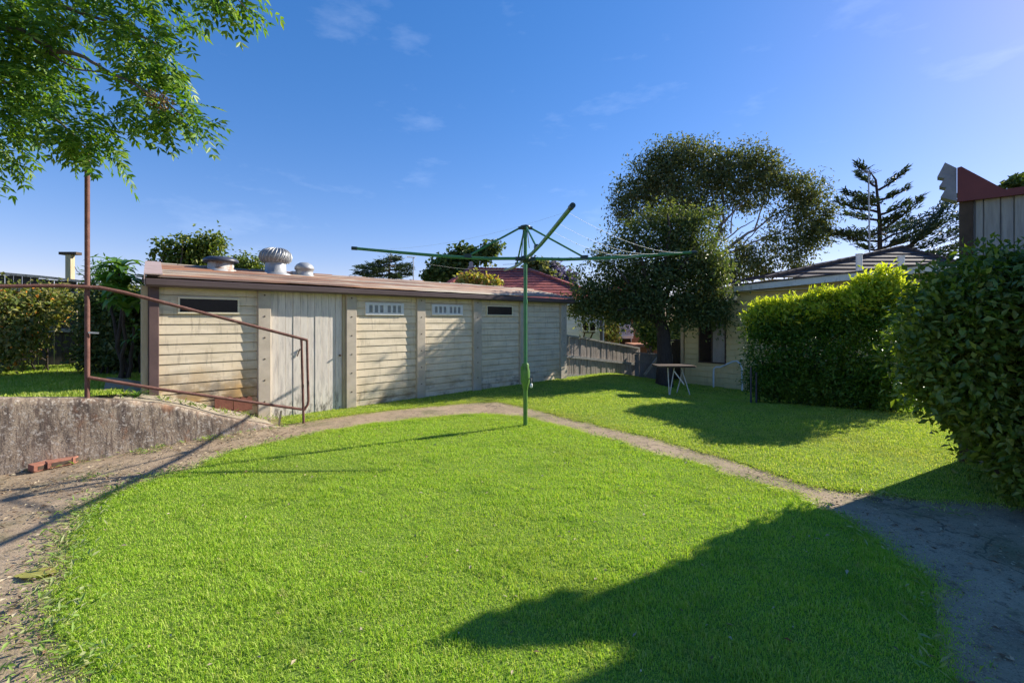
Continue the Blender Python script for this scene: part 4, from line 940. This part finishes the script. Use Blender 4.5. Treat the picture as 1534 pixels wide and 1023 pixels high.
gum_limbs = [((1058, 402), (1010, 300), .15, .05), ((1010, 300), (1005, 235), .05, .015), ((1058, 402), (1085, 330), .14, .07), ((1085, 330), (1080, 250), .06, .015), ((1085, 335), (1120, 295), .05, .02), ((1060, 400), (1130, 345), .1, .05), ((1130, 345), (1185, 310), .05, .02), ((1130, 345), (1150, 290), .04, .015),
      ((1065, 395), (1110, 372), .08, .05), ((1110, 372), (1165, 350), .05, .025), ((1165, 350), (1215, 325), .025, .01), ((1062, 405), (1140, 378), .07, .03), ((1140, 378), (1200, 372), .03, .012), ((1058, 410), (1100, 412), .05, .02), ((1050, 405), (960, 320), .1, .03), ((1085, 360), (1130, 330), .04, .02), ((1110, 372), (1150, 330), .035, .015), ((1095, 350), (1100, 290), .035, .012), ((1165, 350), (1195, 300), .02, .008), ((1020, 330), (970, 270), .04, .012)]
for i, ((x0, y0), (x1, y1), r0, r1) in enumerate(gum_limbs):
    rr = random.Random(i); limb(mb, P(x0, y0, 26.0), P(x1, y1, 26.0 + (0 if r1 > .035 else rr.uniform(-1, 1))), r0 * 1.25, r1 * 1.25, sag=.04, wob=.07, seed=i + 300, seg=7)
mb.build('branches', M['palebark'], t)
gbl = pxblobs([(1005, 232, 36, 22), (1040, 222, 30, 16), (975, 262, 38, 28), (945, 290, 30, 28), (935, 320, 20, 24), (1020, 265, 45, 30), (1065, 245, 35, 25), (1000, 300, 50, 30), (1110, 240, 38, 20), (1140, 245, 25, 22), (1085, 275, 35, 24), (1140, 275, 35, 20), (1125, 300, 30, 15), (1160, 260, 18, 18),
               (1190, 275, 30, 18), (1215, 290, 28, 20), (1235, 315, 16, 22), (1200, 310, 26, 16), (1165, 322, 15, 10), (1210, 345, 22, 26), (1175, 370, 28, 22), (1150, 356, 13, 8), (1195, 390, 20, 20), (1110, 400, 35, 18), (1140, 395, 28, 20), (1085, 410, 28, 16), (1060, 310, 28, 22), (1225, 350, 12, 25), (1190, 338, 12, 9), (1065, 380, 14, 20), (1075, 350, 12, 18), (1115, 372, 18, 8)], 26.0, .9)
crown('foliage', gbl, 2300, 18, .25, .205, .093, M['gum'], t, 72, .45, .4, (.35, 1.05))

# ------------------------------------------------------------------ yellow house
HA = Vector((4.07, 10.77, 0)) * 1.25; HD = Vector((.68, -.73, 0)).normalized(); HN = Vector((-HD.y, HD.x, 0))   # HN points into the house
HRZ = math.atan2(HD.y, HD.x)
yh = thing('yellow_house', 'low pale yellow weatherboard house with white fascia behind the bright hedge', 'house', HA, HRZ)
def hs_(px, w=0): A = HA + HN * w; return along(px, A, HD)
def hz_(px, py, w=0): A = HA + HN * w; return CAMZ - (py - HY) / F * (A.y + along(px, A, HD) * HD.y)
HE = 5.9
mb = MB(); boards(mb, .02, hs_(1099, -.26), -.6, 1.97, .16, .016, 0); boards(mb, hs_(1099, -.26), HE, -.6, 2.5, .16, .016, 0)
mb.box(.0, hs_(1099, -.26), .065, 3.8, -.6, 1.96).box(hs_(1099, -.26) + .001, HE, .065, 3.8, -.6, 2.24); mb.build('wall', M['yellow'], yh)
mb = MB(); mb.box(-.09, .0, -.03, .1, -.6, 2.0); mb.build('corner_board', M['timber'], yh)
w0, w1 = hs_(1047), hs_(1088); wz1, wz0 = hz_(1068, 473), hz_(1068, 544)
mb = MB(); fr = .035
mb.box(w0, w1, -.03, .0, wz1 - fr, wz1).box(w0, w1, -.05, .0, wz0, wz0 + fr).box(w0, w0 + fr, -.029, .0, wz0 + fr, wz1 - fr).box(w1 - fr, w1, -.029, .0, wz0 + fr, wz1 - fr)
wm = w0 + (w1 - w0) * .5; mb.box(wm - .02, wm + .02, -.035, .0, wz0 + fr, wz1 - fr)
wn = mb.build('window', M['darktimber'], yh)
mb = MB(); mb.box(w0 + fr, wm - .02, -.018, -.002, wz0 + fr, wz1 - fr); mb.build('pane', M['darkglass'], wn)
mb = MB(); mb.box(wm + .02, w1 - fr, -.022, -.002, wz0 + fr, wz1 - fr); mb.build('pane', M['curtain'], wn)
# eave fascia: white board rising a little to the near end
OW = -.26; f0, f1 = hs_(1099, OW), HE + .1
za0, za1 = hz_(1099, 437, OW), hz_(1390, 408, OW); sA, sB = f0, hs_(1390, OW)
def fz(s): return za0 + (za1 - za0) * (s - sA) / (sB - sA)
mb = MB(); fh = .15
mb.hexa([(f0, OW, fz(f0)), (f1, OW, fz(f1)), (f1, OW + .025, fz(f1)), (f0, OW + .025, fz(f0)), (f0, OW, fz(f0) + fh), (f1, OW, fz(f1) + fh), (f1, OW + .025, fz(f1) + fh), (f0, OW + .025, fz(f0) + fh)])
mb.build('fascia', M['whitedirty'], yh)
mb = MB(); mb.hexa([(f0 - .03, OW - .03, fz(f0) + fh + .003), (f1, OW - .03, fz(f1) + fh + .003), (f1, 3.9, fz(f1) + fh - .06), (f0 - .03, 3.9, fz(f0) + fh - .06), (f0 - .03, OW - .03, fz(f0) + fh + .035), (f1, OW - .03, fz(f1) + fh + .035), (f1, 3.9, fz(f1) + fh - .03), (f0 - .03, 3.9, fz(f0) + fh - .03)])
mb.build('roof', M['darkroof'], yh)
mb = MB(); mb.hexa([(f0 - .03, OW, fz(f0) - .09), (f0, OW, fz(f0) - .09), (f0, .9, fz(f0) - .14), (f0 - .03, .9, fz(f0) - .14), (f0 - .03, OW, fz(f0) + fh), (f0, OW, fz(f0) + fh), (f0, .9, fz(f0) + fh), (f0 - .03, .9, fz(f0) + fh)]); mb.build('barge_end', M['darktimber'], yh)
mb = MB(); mb.box(f0 + .01, f1, OW + .027, -.012, fz(f0) - .012, fz(f0)); mb.build('soffit', M['yellow'], yh)
mb = MB(); mb.hexa([(-.15, -.15, 1.98), (f0 - .04, -.15, 1.98), (f0 - .04, 3, 2.0), (-.15, 3, 2.0), (-.15, -.15, 2.03), (f0 - .04, -.15, 2.03), (f0 - .04, 3, 2.05), (-.15, 3, 2.05)]); mb.build('rear_roof', M['darkroof'], yh)
mb = MB(); bs = hs_(1095, -.1); mb.bar((bs, -.02, fz(f0) - .2), (bs, OW + .04, fz(f0) - .02), .02, .03); mb.build('eave_bracket', M['timber'], yh)
mb = MB(); boards(mb, hs_(1088), hs_(1126), -.6, .05, .13, .008, -.13); mb.box(hs_(1088), hs_(1126), -.069, -.012, -.6, .048); mb.build('step_side', M['yellow'], yh)
a = HA + HD * hs_(1069, -.2) - HN * .2; b = HA + HD * hs_(1112, -.28) - HN * .28
t = thing('handrail', 'pale blue white bent pipe handrail beside the yellow house wall', 'handrail', (b.x, b.y, 0))
def hp(px, py, f): q = a.lerp(b, f); return Vector(((px - CX) / F * q.y, q.y, CAMZ - (py - HY) / F * q.y))
mb = MB(); mb.tube([hp(1069, 584, 0), hp(1069, 560, 0), hp(1069.5, 552, .01), hp(1073, 549.5, .08), hp(1079, 550, .2), hp(1088, 546, .45), hp(1098, 541.5, .7), hp(1104, 541, .85), hp(1109, 545, .95), hp(1111.5, 552, 1), hp(1112, 598, 1)], .022, 10); mb.build('pipe', M['rail_white'], t)
for i, px in enumerate((1125, 1133)):
    g = G(px, 597); mb = MB(); mb.tube([(g.x, g.y, -.4), (g.x, g.y, .6 - .1 * i)], .018, 8)
    tag(mb.build('garden_stake', M['cap']), ('dark garden stake nearest the white handrail, at the left end of the bright hedge', 'dark garden stake half inside the left end of the bright hedge')[i], 'stake', 'dark stakes at the hedge end')
# folding table
tg = G(1008, 590); tz = .56
t = thing('folding_table', 'dark topped table on thin pale crossed legs under the evergreen tree', 'table', (tg.x, tg.y, 0))
x0, x1 = P(985, 0, tg.y).x, P(1042, 0, tg.y).x
mb = MB(); mb.bev(x0, x1, tg.y - .05, tg.y + .4, tz - .02, tz + .015, .02); mb.build('tabletop', M['darktimber'], t)
for (u, v) in ((1003, 1003), (1013, 1004), (1023, 1034)):
    mb = MB(); mb.tube([(P(u, 0, tg.y).x, tg.y + .1, tz - .02), (P(v, 0, tg.y).x, tg.y + .02, -.02)], .012, 8); mb.build('leg', M['acbody'], t)
for (u, v) in ((1034, 1022),): 
    mb = MB(); mb.tube([(P(u, 0, tg.y).x, tg.y + .35, tz - .02), (P(v, 0, tg.y).x, tg.y + .3, -.02)], .012, 8); mb.build('leg', M['acbody'], t)
mb = MB(); a = P(1010, 556, tg.y); b = P(1025, 576, tg.y)
mb.bar(a, b, .014, .02)
mb.build('stay', M['white'], t)

# ------------------------------------------------------------------ hedges on the right
hb0 = Vector((4.74, 8.83, 0)); hb1 = Vector((6.1, 7.3, 0))
hg = thing('hedge', 'bright green hedge with sunlit yellow tips along the yellow house', 'hedge', hb0)
bl_ = []
for i in range(15):
    f = i / 14; p = hb0.lerp(hb1, f); px = CX + p.x / p.y * F
    topy = np.interp(px, [1110, 1140, 1200, 1230, 1270, 1300, 1345], [464, 459, 454, 444, 446, 436, 420])
    zt = CAMZ - (topy - HY) / F * p.y; r = .42
    off = HN * .32
    bl_.append((p.x + off.x, p.y + off.y, zt * .52, .36 + .04 * math.sin(i * 2.1), .36, zt * .5))
    bl_.append((p.x + off.x, p.y + off.y, zt - .32, .33, .33, .34))
bl_ += [(b[0] + .02, b[1], .3, .36, .34, .3) for b in bl_[::2]]
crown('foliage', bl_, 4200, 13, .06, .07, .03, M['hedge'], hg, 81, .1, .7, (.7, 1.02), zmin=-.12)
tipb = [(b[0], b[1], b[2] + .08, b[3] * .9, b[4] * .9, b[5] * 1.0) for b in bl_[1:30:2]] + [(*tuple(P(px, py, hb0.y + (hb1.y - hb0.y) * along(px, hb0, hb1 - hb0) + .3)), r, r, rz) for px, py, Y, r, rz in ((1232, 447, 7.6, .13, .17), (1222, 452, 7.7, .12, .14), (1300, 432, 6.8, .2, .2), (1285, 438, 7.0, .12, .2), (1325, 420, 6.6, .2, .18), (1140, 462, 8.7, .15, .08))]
crown('sunlit_young_tips', tipb, 2100, 9, .05, .10, .038, M['tip'], hg, 82, -.5, .5, (.85, 1.05), keep=lambda p: p[:, 2] > np.interp(CX + p[:, 0] / p[:, 1] * F, [1100, 1345], [1.42, 1.68]) + .11 * np.sin(p[:, 0] * 23 + p[:, 1] * 31) + .08 * np.sin(p[:, 1] * 77))  # only on the hedge top: sunlight there is put into the leaf colour
crown('blooms', [b for b in bl_[:30:2]], 10, 1, .02, .05, .05, M['bloom'], hg, 83, 0, .9, (1.0, 1.05))
mb = MB()
for i in range(12):
    p = hb0.lerp(hb1, (i + random.uniform(-.4, .4)) / 11) + HN * random.uniform(.3, .55); limb(mb, (p.x, p.y, -.4), (p.x + random.uniform(-.15, .15), p.y + random.uniform(-.15, .15), 1.3), .03, .01, seed=i + 400, wob=.15)
mb.build('stems', M['darkbark'], hg)
bb = Vector((4.75, 4.2, 0))
bg = thing('hedge', 'tall dark glossy leaved hedge at the right edge in front of the grey shed', 'hedge', bb)
bbl = [(4.28, 4.38, 1.42, .52, .42, .62), (4.5, 4.4, 1.62, .62, .5, .52), (4.85, 4.4, 1.62, .62, .55, .62), (4.95, 4.0, 1.5, .6, .6, .62), (5.3, 4.3, 1.45, .6, .5, .6), (4.7, 4.1, .85, .6, .5, .62), (4.55, 4.25, .95, .55, .42, .5), (4.9, 3.7, 1.2, .5, .55, .95), (4.7, 4.0, .4, .42, .45, .42), (5.2, 3.4, 1.25, .6, .6, .85), (4.75, 3.6, .35, .45, .4, .4), (5.0, 3.9, .6, .5, .6, .6), (4.1, 4.25, 1.1, .3, .3, .4)]
bbl = [(b[0] * .92, b[1] * .92, 1.42 + (b[2] - 1.5) * .92 if b[2] > 1 else b[2], b[3], b[4], b[5]) for b in bbl] + [(4.4, 4.3, 1.6, .3, .3, .45)]
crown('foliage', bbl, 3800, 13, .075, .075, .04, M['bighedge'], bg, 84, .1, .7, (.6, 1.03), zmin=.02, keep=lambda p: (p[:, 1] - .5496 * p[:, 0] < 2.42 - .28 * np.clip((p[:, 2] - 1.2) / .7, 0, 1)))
mb = MB()
for i in range(9):
    a = Vector((4.75 + random.uniform(-.15, .4), 4.1 + random.uniform(-.5, .25), -.05)); b = bbl[i % 5]; limb(mb, a, (b[0], b[1], b[2]), .04, .012, seed=i + 500, wob=.2)
mb.build('stems', M['darkbark'], bg)

# ------------------------------------------------------------------ grey shed at the right edge
KA = Vector((5.14, 5.2, 0)) * .92; KD = Vector((.73, -.69, 0)).normalized(); KN = Vector((-KD.y, KD.x, 0)); KRZ = math.atan2(KD.y, KD.x)
ks = thing('grey_shed', 'tall grey board shed with maroon barge rising behind the dark hedge', 'shed', KA, KRZ)
def ks_(px, w=0): A = KA + KN * w; return along(px, A, KD)
def kz_(px, py, w=0): A = KA + KN * w; return CAMZ - (py - HY) / F * (A.y + along(px, A, KD) * KD.y)
KE = 4.6; kt = kz_(1440, 300)
mb = MB(); mb.prism([(0, .012, -.1), (KE, .012, -.1), (KE, 3.0, -.1), (1.5, 3.0, -.1)], (0, 0, kt + .1))
s = .1; i = 0
while s < KE:
    wdt = (.055, .11, .085, .12, .1)[i % 5]; mb.bev(s, min(KE, s + wdt), -.006 - .008 * (i % 2), .012, -.1, kt - .003 * (i % 3), .004); s += wdt + .008; i += 1
mb.build('wall', M['fibro'], ks)
mb = MB(); mb.bev(-.02, .085, -.03, .1, -.1, kt, .005); mb.build('corner_post', M['darktimber'], ks)
mb = MB(); s_l = ks_(1434, -.06); pl = [(s_l, kz_(1434, 252, -.06)), (ks_(1440, -.06), kz_(1440, 250, -.06)), (ks_(1504, -.06), kz_(1504, 284, -.06)), (ks_(1534, -.06), kz_(1534, 280, -.06)), (KE, kz_(1534, 280, -.06) + .25), (KE, kz_(1534, 291, -.06) + .1), (ks_(1534, -.06), kz_(1534, 291, -.06)), (s_l, kz_(1434, 303, -.06))]
mb.prism([(s, -.075, z) for s, z in pl], (0, .05, 0)); mb.build('barge', M['maroon'], ks)
mb = MB(); zz = kz_(1504, 286, -.06) - .03
mb.prism([(s_l + .02, -.02, kt + .005), (KE, -.02, kt + .005), (KE, 3.1, kt + .005), (1.45, 3.1, kt + .005)], (0, 0, zz - kt))
mb.add([(.6, .02, zz + .006), (KE, .02, zz + .006), (KE, 3.08, zz + .006), (1.5, 3.08, zz + .006), (.85, 1.5, 4.3), (KE, 1.5, 4.3)], [(3, 2, 1, 0), (0, 1, 5, 4), (2, 3, 4, 5), (3, 0, 4), (1, 2, 5)])  # unseen raised roof outside the frame, added to extend the shade on the lawn
mb.build('roof', M['maroon'], ks)
for k, (y0, y1, xa) in enumerate(((247, 268, 1404), (266, 283, 1407), (281, 300, 1409))):
    mb = MB(); z1, z0 = kz_(1420, y0, -.05), kz_(1420, y1, -.05); s0 = ks_(xa, -.05); s1 = s_l - .004
    mb.hexa([(s0, -.06 - .012 * k, z0 + .035), (s1, -.06 - .012 * k, z0 - .03), (s1, .1, z0 - .03), (s0, .1, z0 + .035), (s0 + .06, -.05 - .012 * k, z1 + .03), (s1, -.05 - .012 * k, z1 - .05), (s1, .1, z1 - .05), (s0 + .06, .1, z1 + .03)])
    mb.build('ridge_tile', M['slate'], ks)

# ------------------------------------------------------------------ tiled roof house behind the yellow one
th0 = P(1350, 480, 18.5)
th = thing('tiled_house', 'dark tiled hip roof house rising behind the yellow house', 'house', (th0.x, th0.y, 0), 0.0)
def T_(px, py, Y): p = P(px, py, Y); return Vector((p.x - th0.x, p.y - th0.y, p.z))
ap = T_(1350, 371, 18.5); ap2 = T_(1290, 384, 21); eL = T_(1150, 416, 16.5); eR = T_(1520, 402, 16.5); eR.z = eL.z; bk = Vector((eR.x, eR.y + 8, eL.z)); bkl = Vector((eL.x, eL.y + 8, eL.z))
mb = MB(); courses(mb, eL, eR, ap, ap + Vector((.05, 0, 0)), 8, .045); courses(mb, eR, bk, ap + Vector((.05, 0, 0)), ap + Vector((.05, 2, 0)), 8, .045); courses(mb, bkl, eL, ap + Vector((0, 2, 0)), ap, 8, .045)
rf = mb.build('roof', M['darkroof'], th)
mb = MB()
for (u, v) in ((ap, eL), (ap, eR)):
    for k in range(16): mb.bar(u.lerp(v, k / 16) + Vector((0, 0, .05)), u.lerp(v, (k + 1.1) / 16) + Vector((0, 0, .03)), .2, .08)
mb.build('hip_tiles', M['darkroof'], rf)
mb = MB(); mb.box(eL.x + .4, eR.x - .4, eL.y + .4, eL.y + 7.5, -.1, eL.z - .02); mb.build('wall', M['yellow'], th)
for px, y0, y1 in ((1287, 381, 401), (1350, 384, 394)):
    mb = MB(); mb.tube([T_(px, y1 + 6, 16.4), T_(px, y0, 16.4)], .1, 10).tube([T_(px, y0 + .6, 16.4), T_(px, y0 - .6, 16.4)], .12, 10); mb.build('vent_pipe', M['white'], th)
mb = MB(); mb.tube([T_(1303, 392, 19), T_(1301, 258, 19)], .03, 6); an = mb.build('antenna', M['zinc'], th)
mb = MB(); mb.bar(T_(1292, 256, 19), T_(1312, 259, 19), .02, .02)
for k in range(5): p = T_(1292 + 5 * k, 256 + .7 * k, 19); mb.bar(p - Vector((0, .3, 0)), p + Vector((0, .3, 0)), .014, .014)
mb.build('antenna_head', M['zinc'], an)

# ------------------------------------------------------------------ weeds and litter
def scatter(name, label, pts, L, W, mat, seed, flat=.15, cat='litter', up=0):
    rg = np.random.default_rng(seed); C = np.array(pts); n = len(C)
    a = rg.uniform(0, 2 * np.pi, n); U = np.stack([np.cos(a), np.sin(a), rg.normal(size=n) * flat + up], 1)
    o = leaf_obj(name, C, U, L * rg.uniform(.4, 1.5, n), W * rg.uniform(.4, 1.5, n), mat, None, rg, N=np.array([0, 0, 1.]) + rg.normal(size=(n, 3)) * .35)
    return tag(o, label, cat, kind='stuff')
rr = random.Random(5)
def onpave(x, y): return not (inside(near_r, np.array([x]), np.array([y]))[0] or inside(far_r, np.array([x]), np.array([y]))[0])
pts = []
while len(pts) < 2600:
    x = rr.uniform(-5.2, -1.5); y = rr.uniform(1.6, 6.3)
    q = Vector((x, y, 0)) - WA
    if q.dot(WN) > -.05 or not onpave(x, y): continue
    if noise.noise(Vector((x * 1.3, y * 1.3, 8))) + rr.uniform(-.5, .5) < -.05: continue
    pts.append((x, y, gz(x, y) + .004 + rr.uniform(0, .006)))
scatter('leaf_litter', 'dry leaf litter strewn over the concrete at left', pts, .038, .014, M['litter'], 91)
pts = []
while len(pts) < 700:
    x = rr.uniform(1.6, 5); y = rr.uniform(1.5, 4.6)
    if not onpave(x, y): continue
    if noise.noise(Vector((x * 1.3, y * 1.3, 3))) + rr.uniform(-.5, .5) < .1: continue
    pts.append((x, y, .004 + rr.uniform(0, .006)))
scatter('leaf_litter', 'dry leaf litter on the shaded concrete at right', pts, .035, .014, M['litter'], 92)
pts = []
while len(pts) < 3200:
    x = rr.uniform(-5.4, 5); y = rr.uniform(1.6, 6.6)
    if (Vector((x, y, 0)) - WA).dot(WN) > -.03 or not onpave(x, y) or (noise.noise(Vector((x * 2.1, y * 2.1, 17))) + rr.uniform(-.4, .4) < 0): continue
    pts.append((x, y, gz(x, y) + .003))
scatter('grit', 'fine grit and seed husks scattered over the concrete', pts, .014, .008, M['litter'], 95, .2, 'grit')
pts = [(p[0], p[1], .022) for p in ((rr.uniform(-3, 2.6), rr.uniform(1.9, 6.2)) for _ in range(260)) if inside(near_r, np.array([p[0]]), np.array([p[1]]))[0]]
scatter('leaf_litter', 'small dry leaves dropped on the island lawn', pts, .03, .013, M['litter'], 96)
# weeds along the ragged lawn edge and at the wall foot
pts = []
for i, (x, y) in enumerate(near_r):
    if not (1.6 < y < 6 and abs(x) < 4): continue
    left = x < -1.2 and y < 4.6
    n = 26 if left else 7
    for k in range(n):
        s_ = .10 if left else .05
        pts.append((x + rr.gauss(-.05 if left else 0, s_), y + rr.gauss(0, .07), .01 + rr.uniform(0, .02)))
for i in range(26):
    f = rr.uniform(.05, .98); q = WA + (WB - WA) * f - WN * .07
    for k in range(rr.randint(2, 14)): pts.append((q.x + rr.gauss(0, .06), q.y + rr.gauss(0, .03), gz(q.x, q.y) + .01))
for px, py, n in ((210, 676, 60), (312, 660, 50), (235, 670, 50), (130, 716, 40), (320, 657, 30), (1320, 745, 30), (1420, 770, 30), (1380, 880, 30), (470, 628, 60), (395, 628, 50)):
    q = G(px, py, -.02)
    for k in range(n): pts.append((q.x + rr.gauss(0, .1), q.y + rr.gauss(0, .05), gz(q.x, q.y) + .01))
scatter('weeds', 'small weeds and runners creeping over the concrete edges', pts, .05, .012, M['weed'], 93, .3, 'weeds', up=.45)
pts = []
for i in range(240):
    px = rr.uniform(238, 445); A = SA - SBk * rr.uniform(.05, .3); q = A + SD * along(px, A, SD)
    qq = q - WN * 0; t_ = (q - WA).dot(WD); z = max(wall_top(q), 0)
    pts.append((q.x, q.y, z + .01))
scatter('weeds', 'dry tufts growing along the top of the ramp', pts, .09, .012, M['weed'], 94, .3, 'weeds', up=.8)
g = G(55, 862); t = thing('fallen_leaf', 'large yellowing leaf lying on the concrete at lower left', 'leaf', (g.x, g.y, .0))
mb = MB(); n = 12; vs = []
for i in range(n + 1):
    f = i / n; w = .055 * math.sin(math.pi * f) ** .7 + .002; z = gz(g.x, g.y) + .002 + .008 * math.sin(f * 3)
    c = Vector((g.x - .1 + .2 * f, g.y - .02 + .06 * f, z)); vs += [c + Vector((.02, -w, .008)), c, c + Vector((-.02, w, .006))]
mb.add(vs, [(i * 3 + j, (i + 1) * 3 + j, (i + 1) * 3 + j + 1, i * 3 + j + 1) for i in range(n) for j in (0, 1)], True)
mb.build('leaf_blade', leafmat('yellowing leaf', [(.34, .34, .07), (.40, .36, .09)], .2), t)

# ------------------------------------------------------------------ light, sky, camera
SUN = Vector((.766, .421, .485)).normalized()
ld = bpy.data.lights.new('sun', 'SUN'); ld.energy = 2.6; ld.angle = R(.5); ld.color = (1.0, .93, .82)
lo = bpy.data.objects.new('sun', ld); col.objects.link(lo); lo.rotation_euler = SUN.to_track_quat('Z', 'Y').to_euler()
lo.location = (10, 6, 12)
w = bpy.data.worlds.new('World'); scene.world = w; w.use_nodes = True; nt = w.node_tree; nt.nodes.clear()
sky = nt.nodes.new('ShaderNodeTexSky'); sky.sky_type = 'NISHITA'; sky.sun_disc = False
sky.sun_elevation = math.asin(SUN.z); sky.sun_rotation = math.atan2(SUN.x, SUN.y)
sky.air_density = 1.0; sky.dust_density = .15; sky.ozone_density = 3
hsv = nt.nodes.new('ShaderNodeHueSaturation'); hsv.inputs['Saturation'].default_value = 1.58
bg_ = nt.nodes.new('ShaderNodeBackground'); bg_.inputs['Strength'].default_value = .1
ou = nt.nodes.new('ShaderNodeOutputWorld')
tc = nt.nodes.new('ShaderNodeTexCoord'); mp = nt.nodes.new('ShaderNodeMapping'); mp.inputs['Scale'].default_value = (2.2, 2.2, 7); mp.inputs['Rotation'].default_value = (0, .1, .3)
nz = nt.nodes.new('ShaderNodeTexNoise'); nz.inputs['Scale'].default_value = 2.3; nz.inputs['Detail'].default_value = 7; nz.inputs['Roughness'].default_value = .6
mr = nt.nodes.new('ShaderNodeMapRange'); mr.inputs[1].default_value = .58; mr.inputs[2].default_value = .95; mr.inputs[4].default_value = .12
mx = nt.nodes.new('ShaderNodeMix'); mx.data_type = 'RGBA'; mx.inputs[7].default_value = (5.2, 5.6, 6.2, 1)
lk = nt.links.new
gm = nt.nodes.new('ShaderNodeGamma'); gm.inputs[1].default_value = .7
tn = nt.nodes.new('ShaderNodeMix'); tn.data_type = 'RGBA'; tn.blend_type = 'MULTIPLY'; tn.inputs[0].default_value = 1; tn.inputs[7].default_value = (.82, .655, .80, 1)
lk(tc.outputs['Generated'], mp.inputs[0]); lk(mp.outputs[0], nz.inputs['Vector']); lk(nz.outputs['Fac'], mr.inputs[0]); lk(mr.outputs[0], mx.inputs[0])
lk(sky.outputs[0], gm.inputs[0]); lk(gm.outputs[0], hsv.inputs['Color']); lk(hsv.outputs[0], tn.inputs[6]); lk(tn.outputs[2], mx.inputs[6]); lk(mx.outputs[2], bg_.inputs[0]); lk(bg_.outputs[0], ou.inputs[0])

cd = bpy.data.cameras.new('camera'); cam = bpy.data.objects.new('camera', cd); col.objects.link(cam)
cd.sensor_width = 36; cd.lens = 36 * F / 1534; cd.shift_y = -(511.5 - HY) / 1534; cd.clip_end = 2000; cd.clip_start = .05
cam.location = (0, 0, CAMZ); cam.rotation_euler = (R(90), 0, 0); scene.camera = cam
scene.view_settings.view_transform = 'Standard'; scene.view_settings.look = 'None'
scene.view_settings.exposure = 1.85; scene.view_settings.gamma = 1
scene.cycles.use_denoising = True
scene.cycles.max_bounces = 8; scene.cycles.transparent_max_bounces = 8
